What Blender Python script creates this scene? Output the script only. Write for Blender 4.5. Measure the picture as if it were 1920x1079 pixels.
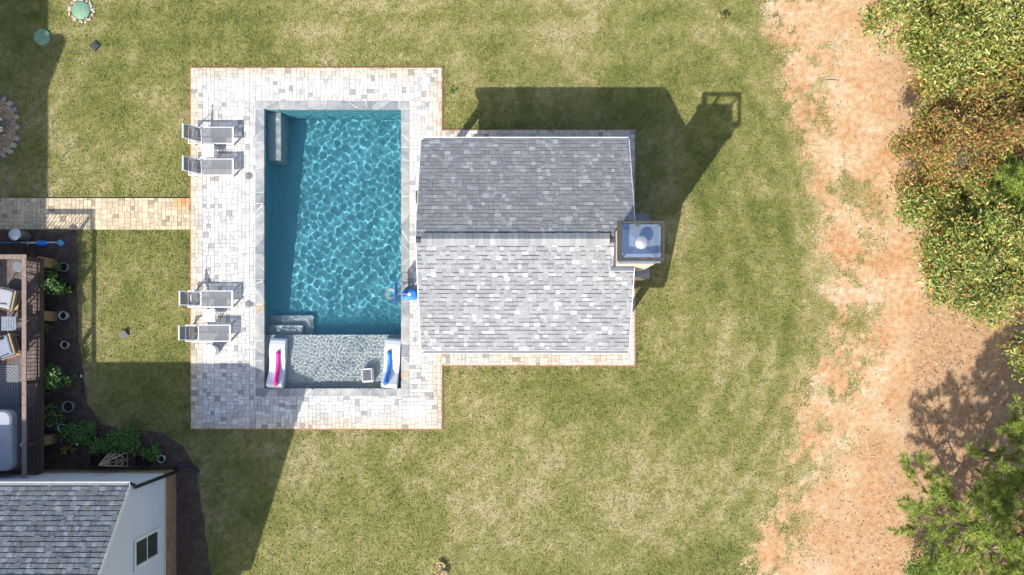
import bpy, math, random
import numpy as np
from mathutils import Vector, Matrix

for o in list(bpy.data.objects): bpy.data.objects.remove(o)
sc = bpy.context.scene
COL = sc.collection
R = math.radians
random.seed(7)
rng = np.random.default_rng(11)

# ------------------------------------------------------------------ camera, sky, sun, exposure
CAMH, SPX, NX, NY = 29.0, 52.0, 960.0, 645.0      # height, photo pixels per metre on the ground, photo pixel of the point below the camera
cam = bpy.data.objects.new('camera', bpy.data.cameras.new('camera')); COL.objects.link(cam)
cam.location = (0, 0, CAMH)
cam.data.sensor_width = 36; cam.data.lens = 36 * SPX * CAMH / 1920
cam.data.shift_y = (NY - 539.5) / 1920
cam.data.clip_end = 2000
sc.camera = cam
SUNV = Vector((.667, .956, -1)).normalized()        # the way the light travels
elev = math.asin(-SUNV.z)
w = bpy.data.worlds.new('World'); sc.world = w; w.use_nodes = True
nt = w.node_tree; bg = nt.nodes['Background']
sky = nt.nodes.new('ShaderNodeTexSky'); sky.sky_type = 'NISHITA'; sky.sun_disc = False
sky.sun_elevation = elev; sky.sun_rotation = math.atan2(-SUNV.x, -SUNV.y)
sky.air_density = 1.0; sky.dust_density = 2.0; sky.ozone_density = 1.0
nt.links.new(sky.outputs[0], bg.inputs[0]); bg.inputs[1].default_value = 0.13
sun = bpy.data.objects.new('sun', bpy.data.lights.new('sun', 'SUN')); COL.objects.link(sun)
sun.data.energy = 3.9; sun.data.angle = R(.5); sun.data.color = (1, .955, .88)
sun.rotation_euler = SUNV.to_track_quat('-Z', 'Y').to_euler(); sun.location = (-10, -14, 20)
sun.data.cycles.is_caustics_light = True
sc.view_settings.view_transform = 'Standard'; sc.view_settings.look = 'None'
sc.view_settings.exposure = 0.9; sc.view_settings.gamma = 1
sc.cycles.use_denoising = True; sc.cycles.max_bounces = 8; sc.cycles.transparent_max_bounces = 8
sc.cycles.diffuse_bounces = 3; sc.cycles.sample_clamp_indirect = 6

# ------------------------------------------------------------------ pixel to place
def P(px, py, h=0.0):
    k = (CAMH - h) / CAMH / SPX
    return ((px - NX) * k, (NY - py) * k)

# ------------------------------------------------------------------ materials
M = {}
def newmat(name):
    m = bpy.data.materials.new(name); m.use_nodes = True; M[name] = m
    return m, m.node_tree, m.node_tree.nodes['Principled BSDF']
def node(nt, typ, ins=None, **kw):
    n = nt.nodes.new(typ)
    for k, v in kw.items(): setattr(n, k, v)
    for k, v in (ins or {}).items():
        if isinstance(v, bpy.types.NodeSocket): nt.links.new(v, n.inputs[k])
        else: n.inputs[k].default_value = v
    return n
def C4(c): return (c[0], c[1], c[2], 1)
def noise(nt, scale, detail=4, rough=.55, vec=None):
    if vec is None: vec = node(nt, 'ShaderNodeNewGeometry').outputs['Position']
    return node(nt, 'ShaderNodeTexNoise', {'Scale': scale, 'Detail': detail, 'Roughness': rough, 'Vector': vec}).outputs[0]
def ramp(nt, fac, stops, interp='LINEAR'):
    n = node(nt, 'ShaderNodeValToRGB', {'Fac': fac}); cr = n.color_ramp; cr.interpolation = interp
    while len(cr.elements) < len(stops): cr.elements.new(.5)
    for e, (p, c) in zip(cr.elements, stops): e.position = p; e.color = C4(c)
    return n.outputs[0]
def mix(nt, fac, a, b, mode='MIX'):
    n = node(nt, 'ShaderNodeMix', data_type='RGBA', blend_type=mode)
    for k, v in ((0, fac), (6, a), (7, b)):
        if isinstance(v, bpy.types.NodeSocket): nt.links.new(v, n.inputs[k])
        else: n.inputs[k].default_value = C4(v) if k else v
    return n.outputs[2]
def mth(nt, op, a, b=0.0, c=0.0):
    return node(nt, 'ShaderNodeMath', {0: a, 1: b, 2: c}, operation=op).outputs[0]
def mrange(nt, v, a, b, c=0., d=1.):
    return node(nt, 'ShaderNodeMapRange', {'Value': v, 'From Min': a, 'From Max': b, 'To Min': c, 'To Max': d}, clamp=True).outputs[0]
def bump(nt, bs, height, strength=.4, dist=.01):
    nt.links.new(node(nt, 'ShaderNodeBump', {'Height': height, 'Strength': strength, 'Distance': dist}).outputs[0], bs.inputs['Normal'])
def mat(name, col, rough=.6, var=.18, scale=9., metal=0., bmp=.15, spec=.4):
    m, nt, b = newmat(name)
    n = noise(nt, scale); lo = [c * (1 - var) for c in col]; hi = [min(1, c * (1 + var)) for c in col]
    nt.links.new(ramp(nt, n, [(.3, lo), (.7, hi)]), b.inputs['Base Color'])
    b.inputs['Roughness'].default_value = rough; b.inputs['Metallic'].default_value = metal
    b.inputs['Specular IOR Level'].default_value = spec
    if bmp: bump(nt, b, noise(nt, scale * 8, 3), bmp, .004)
    return m
def rnd(nt, src):
    if src == 'object': return node(nt, 'ShaderNodeObjectInfo').outputs['Random']
    return node(nt, 'ShaderNodeNewGeometry').outputs['Random Per Island']
def matr(name, stops, src, rough=.75, var=.2, scale=12., bmp=.3, interp='CONSTANT', spec=.3, tint=None):
    """each piece takes one of the colours in stops"""
    m, nt, b = newmat(name)
    c = ramp(nt, rnd(nt, src), stops, interp)
    n = mrange(nt, noise(nt, scale), .3, .7, 1 - var, 1 + var)
    c = mix(nt, 1., c, node(nt, 'ShaderNodeCombineColor', {0: n, 1: n, 2: n}).outputs[0], 'MULTIPLY')
    if tint: c = tint(nt, c)
    nt.links.new(c, b.inputs['Base Color']); b.inputs['Roughness'].default_value = rough
    b.inputs['Specular IOR Level'].default_value = spec
    if bmp: bump(nt, b, noise(nt, scale * 6, 3), bmp, .006)
    return m
def matleaf(name, stops, rough=.42, trans=.35, spec=.5):
    m, nt, b = newmat(name)
    c = ramp(nt, rnd(nt, 'island'), stops)
    nt.links.new(c, b.inputs['Base Color']); b.inputs['Roughness'].default_value = rough
    b.inputs['Specular IOR Level'].default_value = spec
    t = node(nt, 'ShaderNodeBsdfTranslucent'); nt.links.new(mix(nt, 1., c, (1., .95, .5), 'MULTIPLY'), t.inputs[0])
    ms = node(nt, 'ShaderNodeMixShader', {0: trans}); nt.links.new(b.outputs[0], ms.inputs[1]); nt.links.new(t.outputs[0], ms.inputs[2])
    nt.links.new(ms.outputs[0], nt.nodes['Material Output'].inputs[0])
    return m

# ------------------------------------------------------------------ mesh helpers
class MB:
    def __init__(s): s.v = []; s.f = []
    def add(s, vs, fs):
        n = len(s.v); s.v += [tuple(v) for v in vs]; s.f += [tuple(i + n for i in f) for f in fs]; return s
    def box(s, x0, y0, z0, x1, y1, z1, ch=0):
        if ch:   # chamfered top
            c = ch
            vs = [(x0, y0, z0), (x1, y0, z0), (x1, y1, z0), (x0, y1, z0), (x0, y0, z1 - c), (x1, y0, z1 - c), (x1, y1, z1 - c), (x0, y1, z1 - c),
                  (x0 + c, y0 + c, z1), (x1 - c, y0 + c, z1), (x1 - c, y1 - c, z1), (x0 + c, y1 - c, z1)]
            fs = [(3, 2, 1, 0)] + [(a, (a + 1) % 4, 4 + (a + 1) % 4, 4 + a) for a in range(4)] + [(4 + a, 4 + (a + 1) % 4, 8 + (a + 1) % 4, 8 + a) for a in range(4)] + [(8, 9, 10, 11)]
            return s.add(vs, fs)
        vs = [(x0, y0, z0), (x1, y0, z0), (x1, y1, z0), (x0, y1, z0), (x0, y0, z1), (x1, y0, z1), (x1, y1, z1), (x0, y1, z1)]
        return s.add(vs, [(3, 2, 1, 0), (4, 5, 6, 7), (0, 1, 5, 4), (1, 2, 6, 5), (2, 3, 7, 6), (3, 0, 4, 7)])
    def beam(s, a, b, w, h, up=(0, 0, 1)):
        a = Vector(a); b = Vector(b); d = (b - a).normalized(); u = Vector(up)
        if abs(d.dot(u)) > .98: u = Vector((0, 1, 0))
        sx = d.cross(u).normalized() * (w / 2); sy = sx.cross(d).normalized() * (h / 2)
        vs = [a - sx - sy, a + sx - sy, a + sx + sy, a - sx + sy, b - sx - sy, b + sx - sy, b + sx + sy, b - sx + sy]
        return s.add(vs, [(3, 2, 1, 0), (4, 5, 6, 7), (0, 1, 5, 4), (1, 2, 6, 5), (2, 3, 7, 6), (3, 0, 4, 7)])
    def tube(s, pts, r, n=8, cap=True):
        pts = [Vector(p) for p in pts]; rs = r if isinstance(r, (list, tuple)) else [r] * len(pts)
        base = len(s.v); prev = None
        for i, p in enumerate(pts):
            d = (pts[min(i + 1, len(pts) - 1)] - pts[max(i - 1, 0)]).normalized()
            u = Vector((0, 0, 1)) if abs(d.z) < .9 else Vector((1, 0, 0))
            if prev is not None: u = prev
            x = d.cross(u).normalized(); y = x.cross(d).normalized(); prev = y
            for k in range(n):
                a = 2 * math.pi * k / n; s.v.append(tuple(p + (x * math.cos(a) + y * math.sin(a)) * rs[i]))
        for i in range(len(pts) - 1):
            for k in range(n):
                a = base + i * n + k; b = base + i * n + (k + 1) % n; s.f.append((a, b, b + n, a + n))
        if cap:
            s.f.append(tuple(base + k for k in range(n))[::-1]); s.f.append(tuple(base + (len(pts) - 1) * n + k for k in range(n)))
        return s
    def lathe(s, prof, c=(0, 0, 0), n=24):
        base = len(s.v)
        for r, z in prof:
            for k in range(n):
                a = 2 * math.pi * k / n; s.v.append((c[0] + r * math.cos(a), c[1] + r * math.sin(a), c[2] + z))
        for i in range(len(prof) - 1):
            for k in range(n):
                a = base + i * n + k; b = base + i * n + (k + 1) % n; s.f.append((a, b, b + n, a + n))
        s.f.append(tuple(base + k for k in range(n))[::-1]); s.f.append(tuple(base + (len(prof) - 1) * n + k for k in range(n)))
        return s
    def prism(s, poly, z0, z1, ch=0):
        n = len(poly); cx = sum(p[0] for p in poly) / n; cy = sum(p[1] for p in poly) / n
        vs = [(x, y, z0) for x, y in poly] + [(x, y, z1 - ch) for x, y in poly]
        fs = [tuple(range(n))[::-1]] + [(k, (k + 1) % n, n + (k + 1) % n, n + k) for k in range(n)]
        if ch:
            for x, y in poly:
                d = math.hypot(x - cx, y - cy) or 1; q = max(0, 1 - ch * 1.4 / d); vs.append((cx + (x - cx) * q, cy + (y - cy) * q, z1))
            fs += [(n + k, n + (k + 1) % n, 2 * n + (k + 1) % n, 2 * n + k) for k in range(n)] + [tuple(range(2 * n, 3 * n))]
        else: fs.append(tuple(range(n, 2 * n)))
        return s.add(vs, fs)
    def mesh(s, name, m=None, smooth=False):
        me = bpy.data.meshes.new(name); me.from_pydata(s.v, [], s.f)
        if m: me.materials.append(M[m] if isinstance(m, str) else m)
        if smooth: me.polygons.foreach_set('use_smooth', [True] * len(me.polygons))
        me.update(); return me
    def build(s, name, m, parent=None, smooth=False, bevel=0):
        return link(name, s.mesh(name, m, smooth), parent, bevel)
def link(name, me, parent=None, bevel=0):
    o = bpy.data.objects.new(name, me); COL.objects.link(o)
    if parent: o.parent = parent
    if bevel:
        b = o.modifiers.new('bevel', 'BEVEL'); b.width = bevel; b.segments = 2; b.limit_method = 'ANGLE'
    return o
def tag(o, label=None, cat=None, group=None, kind=None):
    if label: o['label'] = label
    if cat: o['category'] = cat
    if group: o['group'] = group
    if kind: o['kind'] = kind
    return o
def empty(name, loc=(0, 0, 0), rz=0.):
    o = bpy.data.objects.new(name, None); COL.objects.link(o); o.location = loc; o.rotation_euler.z = rz
    o.empty_display_size = .2; return o
def copy_tree(o, parent=None):
    c = o.copy(); COL.objects.link(c); c.parent = parent
    for ch in list(o.children): copy_tree(ch, c)
    return c
def npmesh(name, v, tris, m, attrs=None, smooth=False, quads=False):
    me = bpy.data.meshes.new(name); k = 4 if quads else 3
    me.vertices.add(len(v)); me.vertices.foreach_set('co', np.asarray(v, np.float32).ravel())
    n = len(tris); me.loops.add(n * k); me.polygons.add(n)
    me.loops.foreach_set('vertex_index', np.asarray(tris, np.int32).ravel())
    me.polygons.foreach_set('loop_start', np.arange(n, dtype=np.int32) * k)
    try: me.polygons.foreach_set('loop_total', np.full(n, k, np.int32))
    except Exception: pass
    if smooth: me.polygons.foreach_set('use_smooth', np.ones(n, bool))
    for an, av in (attrs or {}).items():
        a = me.attributes.new(an, 'FLOAT', 'POINT'); a.data.foreach_set('value', np.asarray(av, np.float32))
    me.materials.append(M[m]); me.update(calc_edges=True); me.validate(); return me

# ------------------------------------------------------------------ ground masks (what grows where), as functions of place
def vnoise(x, y, s, seed):
    x = x * s + seed * 17.3; y = y * s - seed * 9.1
    xi = np.floor(x); yi = np.floor(y); fx = x - xi; fy = y - yi; fx = fx * fx * (3 - 2 * fx); fy = fy * fy * (3 - 2 * fy)
    def h(a, b):
        t = np.sin(a * 127.1 + b * 311.7 + seed * 74.7) * 43758.5453; return t - np.floor(t)
    return (h(xi, yi) * (1 - fx) + h(xi + 1, yi) * fx) * (1 - fy) + (h(xi, yi + 1) * (1 - fx) + h(xi + 1, yi + 1) * fx) * fy
def fbm(x, y, s, seed, o=4):
    t = 0; a = .5; n = 0
    for i in range(o): t = t + a * vnoise(x, y, s * 2 ** i, seed + i * 3.7); n += a; a *= .55
    return t / n
EDGE_Y = [-60, 0, 60, 100, 170, 250, 330, 450, 600, 680, 790, 900, 1000, 1079, 1200]
EDGE_X = [1410, 1418, 1430, 1438, 1440, 1488, 1515, 1522, 1524, 1508, 1468, 1432, 1398, 1375, 1340]
WOOD_X = [1650, 1650, 1650, 1650, 1655, 1680, 1690, 1690, 1690, 1680, 1690, 1690, 1680, 1680, 1680]
def masks(x, y):
    px = NX + x * SPX; py = NY - y * SPX
    e = np.interp(py, EDGE_Y, EDGE_X)
    d = (px - e) / SPX + (fbm(x, y, .7, 1) - .5) * 1.9 + (fbm(x, y, 3., 5) - .5) * .9
    dirt = np.clip((d + .75) / 1.9, 0, 1)
    g2 = fbm(x, y, 1.1, 9); g3 = fbm(x, y, 4.5, 14)
    patch = np.clip((g2 * .55 + g3 * .45 - .44) / .16, 0, 1) * np.clip(1.25 - np.abs(d - 1.0) / 2.6, 0, 1)   # thin turf on the dirt
    dirt = dirt * (1 - .62 * patch)
    wl = np.interp(py, EDGE_Y, WOOD_X)
    lit = np.clip(((px - wl) / SPX + (fbm(x, y, .9, 21) - .5) * 2.2 + .2) / 1.3, 0, 1)
    low = np.clip((py - 640) / 160, 0, 1)
    lit = np.clip(lit + low * np.clip((px - e - 10) / 240 + (fbm(x, y, 1.3, 33) - .5) * 1.6, 0, 1) * .75, 0, 1)
    r = np.hypot(px - 1010, (py - 560) * .92)
    arcs = .5 + .5 * np.sin(r / 7.2 + 2.5 * fbm(x, y, .4, 41)); arcs = arcs * np.clip((px - 1180) / 160, 0, 1)
    rows = .5 + .5 * np.sin(py / 8.5 + 2 * fbm(x, y, .3, 44)); rows = rows * np.clip((190 - py) / 120, 0, 1)
    dry = .52 + (fbm(x, y, .35, 51) - .5) * .8 + (fbm(x, y, 1.7, 54) - .5) * .75 + (fbm(x, y, 7., 57) - .5) * .7 + (arcs - .5) * .20 * np.clip((px - 1180) / 160, 0, 1) + (rows - .5) * .2 * np.clip((190 - py) / 120, 0, 1)
    dry += .30 * np.clip(1 - ((px - 1080) / 330) ** 2 - ((py - 930) / 150) ** 2, 0, 1) + .16 * np.clip((px - 1470) / 60, 0, 1)
    dry -= .2 * np.clip(1 - ((px - 1400) / 130) ** 2 - ((py - 420) / 330) ** 2, 0, 1)
    return dirt, np.clip(dry, 0, 1), lit

def ground_colour(nt, fine):
    at = lambda n: node(nt, 'ShaderNodeAttribute', attribute_name=n).outputs['Fac']
    dirt, dry, lit = at('dirt'), at('dry'), at('litter')
    n1 = noise(nt, 5., 5); n2 = noise(nt, 34., 4); n0 = noise(nt, .8, 4)
    f = mth(nt, 'ADD', dry, mth(nt, 'MULTIPLY_ADD', n1, .7, -.35))
    f = mth(nt, 'ADD', f, mth(nt, 'MULTIPLY_ADD', n2, .8, -.4))
    if fine == 'blade': f = mth(nt, 'ADD', f, mth(nt, 'MULTIPLY_ADD', rnd(nt, 'island'), .7, -.33))
    grass = ramp(nt, f, [(0., (.096, .114, .031)), (.33, (.160, .166, .048)), (.62, (.215, .203, .070)), (1., (.35, .30, .16))])
    fd = mth(nt, 'ADD', mth(nt, 'MULTIPLY', n0, .5), mth(nt, 'MULTIPLY', n1, .5))
    dirtc = ramp(nt, fd, [(.34, (.40, .19, .085)), (.44, (.46, .27, .14)), (.53, (.50, .345, .205)), (.64, (.56, .45, .32))])
    sp = ramp(nt, mrange(nt, n2, .54, .64), [(0., (1, 1, 1)), (1., (.55, .5, .42))])
    dirtc = mix(nt, .8, dirtc, sp, 'MULTIPLY')
    litc = ramp(nt, mth(nt, 'ADD', mth(nt, 'MULTIPLY', n2, .65), mth(nt, 'MULTIPLY', n1, .35)), [(.32, (.15, .085, .046)), (.44, (.33, .19, .105)), (.55, (.44, .285, .165)), (.7, (.54, .40, .26))])
    n3 = noise(nt, 13., 4)
    fm = mrange(nt, mth(nt, 'ADD', mth(nt, 'ADD', dirt, mth(nt, 'MULTIPLY_ADD', n3, 1.3, -.65)), mth(nt, 'MULTIPLY_ADD', n2, 1.5, -.75)), .36, .60)
    c = mix(nt, fm, grass, dirtc)
    fl = mrange(nt, mth(nt, 'ADD', lit, mth(nt, 'MULTIPLY_ADD', n1, .9, -.45)), .2, .9, 0, .8)
    return mix(nt, fl, c, litc), n2
m, nt, b = newmat('ground')
c, n2 = ground_colour(nt, 'sheet'); nt.links.new(c, b.inputs['Base Color']); b.inputs['Roughness'].default_value = .95; b.inputs['Specular IOR Level'].default_value = .1
bump(nt, b, n2, .7, .03)
m, nt, b = newmat('grass_blade')
c, n2 = ground_colour(nt, 'blade'); nt.links.new(c, b.inputs['Base Color']); b.inputs['Roughness'].default_value = .7; b.inputs['Specular IOR Level'].default_value = .15

# ------------------------------------------------------------------ setting: ground sheet with a hole for the pool
def rect(x0, y0, x1, y1, h=0):          # photo pixels -> (xmin, ymin, xmax, ymax) in metres
    a = P(x0, y1, h); b = P(x1, y0, h); return a[0], a[1], b[0], b[1]
PATIO = rect(359, 128, 829, 804); COPE = rect(480, 190, 768, 743); POOL = rect(495, 205, 753, 730)
PAD = rect(829, 245, 1190, 685); PATH = rect(-60, 372, 359, 431)
def inr(x, y, r, e=0.): return (x > r[0] - e) & (x < r[2] + e) & (y > r[1] - e) & (y < r[3] + e)
BEDPX = [(-60, 433), (140, 433), (147, 470), (146, 560), (148, 640), (156, 700), (164, 757), (190, 796), (240, 806), (300, 810), (345, 838), (368, 880), (378, 950), (390, 1040), (402, 1100), (404, 1300), (300, 1300), (-60, 1300)]
BED = []
for (xa, ya), (xb, yb) in zip(BEDPX, BEDPX[1:] + BEDPX[:1]):      # hand cut, wavering edge
    ns_ = max(1, int(math.hypot(xb - xa, yb - ya) / 9))
    for i_ in range(ns_):
        j_ = random.uniform(-2.2, 2.2) if ya > 440 else random.uniform(0, 1.5); BED.append(P(xa + (xb - xa) * i_ / ns_ + j_, ya + (yb - ya) * i_ / ns_ + j_ * .6))
def inpoly(x, y, poly):
    c = np.zeros(np.shape(x), bool); n = len(poly)
    for i in range(n):
        x0, y0 = poly[i]; x1, y1 = poly[i - 1]
        if y0 != y1: c ^= ((y0 > y) != (y1 > y)) & (x < (x1 - x0) * (y - y0) / (y1 - y0) + x0)
    return c
out = np.array([1.5, 4, 9, 18, 35, 70, 140, 280, 500.])
gx = np.concatenate([-20 - out[::-1], np.arange(-20, 21.01, .13), 21.01 + out]); gy = np.concatenate([-10 - out[::-1], np.arange(-10, 14.01, .13), 14.01 + out])
def gz(x, y): return (fbm(x, y, .5, 61) - .5) * .03 + (fbm(x, y, 3., 64) - .5) * .02
X, Y = np.meshgrid(gx, gy); Z = gz(X, Y)
Z = np.where(np.hypot(X, Y) > 40, 0, Z); Z = np.where(inr(X, Y, PATIO, .3) | inr(X, Y, PAD, .3) | inr(X, Y, PATH, .3), -.012, Z)
d_, y_, l_ = masks(X.ravel(), Y.ravel())
idx = np.arange(X.size).reshape(X.shape)
q = np.stack([idx[:-1, :-1], idx[:-1, 1:], idx[1:, 1:], idx[1:, :-1]], -1).reshape(-1, 4)
cxq = X.ravel()[q].mean(1); cyq = Y.ravel()[q].mean(1)
q = q[~inr(cxq, cyq, COPE, -.02)]
g = link('ground', npmesh('ground', np.stack([X.ravel(), Y.ravel(), Z.ravel()], -1), q, 'ground', {'dirt': d_, 'dry': y_, 'litter': l_}, True, True))
tag(g, 'back yard of green lawn running into bare red clay', kind='structure')

# grass: short blades over the lawn, thinning out on the clay
N = 300000
x = rng.uniform(-19, 13.5, N); y = rng.uniform(-9, 13, N)
dd, dy, dl = masks(x, y)
keep = (rng.random(N) > np.clip(dd * 1.15, 0, .985)) & (rng.random(N) > dl * .9) & ~inr(x, y, PATIO, .05) & ~inr(x, y, PAD, .05) & ~inr(x, y, PATH, .05) & ~inpoly(x, y, BED)
x, y, dd, dy, dl = [a[keep] for a in (x, y, dd, dy, dl)]
n = len(x); a = rng.uniform(0, 2 * math.pi, n); L = rng.uniform(.045, .10, n); W = rng.uniform(.010, .021, n); lean = rng.uniform(.45, 1.25, n)
dx, dyv = np.cos(a), np.sin(a)
z0 = gz(x, y) - .004
b1 = np.stack([x - dyv * W, y + dx * W, z0], -1); b2 = np.stack([x + dyv * W, y - dx * W, z0], -1)
tp = np.stack([x + dx * L * np.sin(lean), y + dyv * L * np.sin(lean), z0 + L * np.cos(lean)], -1)
gv = np.stack([b1, b2, tp], 1).reshape(-1, 3)
gr = link('grass', npmesh('grass', gv, np.arange(3 * n).reshape(-1, 3), 'grass_blade', {'dirt': np.repeat(dd * .4, 3), 'dry': np.repeat(dy, 3), 'litter': np.repeat(dl, 3)}))
tag(gr, 'short mown grass with dry straw coloured patches', 'grass', kind='stuff')

# ------------------------------------------------------------------ paving
def stain_patio(nt, c):     # clay washed onto the outer pavers
    s = node(nt, 'ShaderNodeSeparateXYZ', {0: node(nt, 'ShaderNodeNewGeometry').outputs['Position']})
    ax = mth(nt, 'SUBTRACT', (PATIO[2] - PATIO[0]) / 2, mth(nt, 'ABSOLUTE', mth(nt, 'SUBTRACT', s.outputs[0], (PATIO[0] + PATIO[2]) / 2)))
    ay = mth(nt, 'SUBTRACT', (PATIO[3] - PATIO[1]) / 2, mth(nt, 'ABSOLUTE', mth(nt, 'SUBTRACT', s.outputs[1], (PATIO[1] + PATIO[3]) / 2)))
    d = mth(nt, 'ADD', mth(nt, 'MINIMUM', ax, ay), mth(nt, 'MULTIPLY_ADD', noise(nt, 1.6, 3), .7, -.35))
    return mix(nt, mrange(nt, d, .0, .55, .85, 0), c, (1., .84, .62), 'MULTIPLY')
def stain_pad(nt, c): return mix(nt, mrange(nt, noise(nt, .9, 3), .4, .65, .3, .95), c, (1., .86, .70), 'MULTIPLY')
def stain_path(nt, c):
    c = mix(nt, .95, c, (1., .83, .58), 'MULTIPLY')
    s = node(nt, 'ShaderNodeVectorMath', {0: node(nt, 'ShaderNodeNewGeometry').outputs['Position'], 1: (P(345, 378)[0], P(345, 378)[1], .05)}, operation='DISTANCE').outputs['Value']
    return mix(nt, mrange(nt, mth(nt, 'ADD', s, mth(nt, 'MULTIPLY_ADD', noise(nt, 4., 3), .5, -.25)), .05, .55, .8, 0), c, (.9, .52, .2), 'MULTIPLY')
pv = [(0., (.475, .46, .44)), (.30, (.555, .54, .515)), (.52, (.505, .485, .455)), (.70, (.605, .59, .56)), (.85, (.405, .395, .385)), (.94, (.295, .29, .29))]
for nm, tn in (('patio', stain_patio), ('pad', stain_pad), ('path', stain_path)):
    for src in ('object', 'island'): matr('paver_%s_%s' % (nm, src), pv, src, .85, .14, 9., .35, tint=tn)
mat('bedding_sand', (.21, .165, .12), .95, .3, 14)
UN = .0705
def block():
    rows = []; cells = []
    for hgt in random.choice([(3, 3), (2, 2, 2)]): rows.append(hgt)
    yy = 0
    for hgt in rows:
        xx = 0
        for wd in random.choice([(3, 3), (2, 2, 2)] if hgt == 2 else [(2, 2, 2), (3, 3), (2, 2, 2)]):
            cells.append((xx, yy, wd, hgt)); xx += wd
        yy += hgt
    if random.random() < .5: cells = [(b, a, d, c) for a, b, c, d in cells]
    return cells
def tiling(r):
    x0, y0, x1, y1 = r; res = []; B = 6 * UN; i = 0
    for bi in range(int((x1 - x0) / B) + 2):
        off = random.choice([0, 2, 3, 4]) * UN
        for bj in range(-1, int((y1 - y0) / B) + 2):
            for a, b, c, d in block():
                px0 = x0 + bi * B + a * UN; py0 = y0 + bj * B - off + b * UN
                qx0, qy0, qx1, qy1 = max(px0, x0), max(py0, y0), min(px0 + c * UN, x1), min(py0 + d * UN, y1)
                if qx1 - qx0 > .03 and qy1 - qy0 > .03:
                    whole = abs((qx1 - qx0) - c * UN) < 1e-6 and abs((qy1 - qy0) - d * UN) < 1e-6
                    res.append((qx0, qy0, qx1, qy1, (c, d) if whole else None))
    return res
PT = .05
pmesh = {}
def paving(name, rects, key, label, vis=None, parent_rects=None):
    base = MB()
    for r in rects: base.box(r[0], r[1], -.1, r[2], r[3], PT - .012)
    root = base.build(name, 'bedding_sand'); tag(root, label, kind='structure')
    cells = [c for r in rects for c in tiling(r)]
    G = .0035
    order = sorted([c for c in cells if c[4] and (vis is None or vis((c[0] + c[2]) / 2, (c[1] + c[3]) / 2))], key=lambda c: -(c[4][0] * c[4][1]) + random.random() * .5)
    own = set(id(c) for c in order[:300])
    rest = MB()
    for c in cells:
        dz = random.uniform(-.003, .003)
        if id(c) in own:
            k = (key, c[4])
            if k not in pmesh: pmesh[k] = MB().box(-c[4][0] * UN / 2 + G, -c[4][1] * UN / 2 + G, -.05, c[4][0] * UN / 2 - G, c[4][1] * UN / 2 - G, 0, .006).mesh('paver', 'paver_%s_object' % key)
            o = link('paver', pmesh[k], root); o.location = ((c[0] + c[2]) / 2, (c[1] + c[3]) / 2, PT + dz)
        else: rest.box(c[0] + G, c[1] + G, PT - .05, c[2] - G, c[3] - G, PT + dz, .006)
    ro = rest.build('paver_field', 'paver_%s_island' % key, root); ro['kind'] = 'stuff'
    return root
a, b = PATIO, COPE
paving('patio', [(a[0], b[3], a[2], a[3]), (a[0], a[1], a[2], b[1]), (a[0], b[1], b[0], b[3]), (b[2], b[1], a[2], b[3])], 'patio', 'pale grey paver patio around the pool')
roofhide = lambda x, y: not (-2.5 < x < 3.6 and .2 < y < 6.1)
paving('pavilion_pad', [(PAD[0] + .002, PAD[1], PAD[2], PAD[3])], 'pad', 'pale paver pad under the pavilion', roofhide)
paving('path', [(PATH[0] - 3, PATH[1], PATH[2] - .002, PATH[3])], 'path', 'cream paver path from the house to the patio')
# low clay edge where lawn meets paving
mat('clay_edge', (.30, .16, .085), .95, .3, 10)
def edging(r, sides, nm):
    mb = MB(); t = .045
    for s in sides:
        if s == 'w': mb.box(r[0] - t, r[1] - t, -.05, r[0] - .003, r[3] + t, .022)
        if s == 'e': mb.box(r[2] + .003, r[1] - t, -.05, r[2] + t, r[3] + t, .022)
        if s == 'n': mb.box(r[0], r[3] + .003, -.05, r[2], r[3] + t, .020)
        if s == 's': mb.box(r[0], r[1] - t, -.05, r[2], r[1] - .003, .020)
    o = mb.build('soil_edge', 'clay_edge'); tag(o, nm, kind='structure'); return o
edging((PATIO[0], PATH[3] + .01, PATIO[2], PATIO[3]), 'wn', 'strip of bare clay along the patio')
edging((PATIO[0], PATIO[1], PATIO[2], PATH[1] - .06), 'ws', 'strip of bare clay along the house end of the patio')
edging((PATIO[2], PAD[3] + .06, PATIO[2], PATIO[3]), 'e', 'strip of bare clay beside the deep end')
edging((PATIO[2], PATIO[1], PATIO[2], PAD[1] - .06), 'e', 'strip of bare clay beside the shallow end')
edging((PAD[0] + .06, PAD[1], PAD[2], PAD[3]), 'nes', 'strip of bare clay around the pavilion pad')

# ------------------------------------------------------------------ pool: basin, coping, water
CT = .06; WZ = -.07
matr('flagstone', [(0., (.25, .26, .265)), (.25, (.31, .315, .31)), (.45, (.27, .285, .29)), (.62, (.35, .345, .33)), (.82, (.21, .225, .24)), (.95, (.36, .29, .21))], 'object', .7, .22, 3.5, .5)
mat('grout', (.58, .57, .54), .9, .08)
mat('depth_tint_plaster', (.10, .35, .42), .8, .16, 26., bmp=.2)  # blue that light takes on in deep water, put into the plaster colour
mat('ledge_plaster', (.36, .39, .395), .8, .2, 34., bmp=.2)
mat('waterline_tile', (.10, .17, .21), .3, .2, 20., bmp=0)
basin = MB()
px0, py0, px1, py1 = POOL
yl = P(0, 628)[1]                  # edge of the tanning ledge
D0, D1, DL = .92, 1.8, .24       # shallow, deep, ledge depth below the water
nseg = 24
for i in range(nseg):              # sloping floor with a coved foot all round
    ya = yl + (py1 - yl) * i / nseg; yb = yl + (py1 - yl) * (i + 1) / nseg
    za = WZ - (D0 + (D1 - D0) * i / nseg); zb = WZ - (D0 + (D1 - D0) * (i + 1) / nseg)
    basin.add([(px0, ya, za), (px1, ya, za), (px1, yb, zb), (px0, yb, zb)], [(0, 1, 2, 3)])
zt = CT - .05
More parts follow.
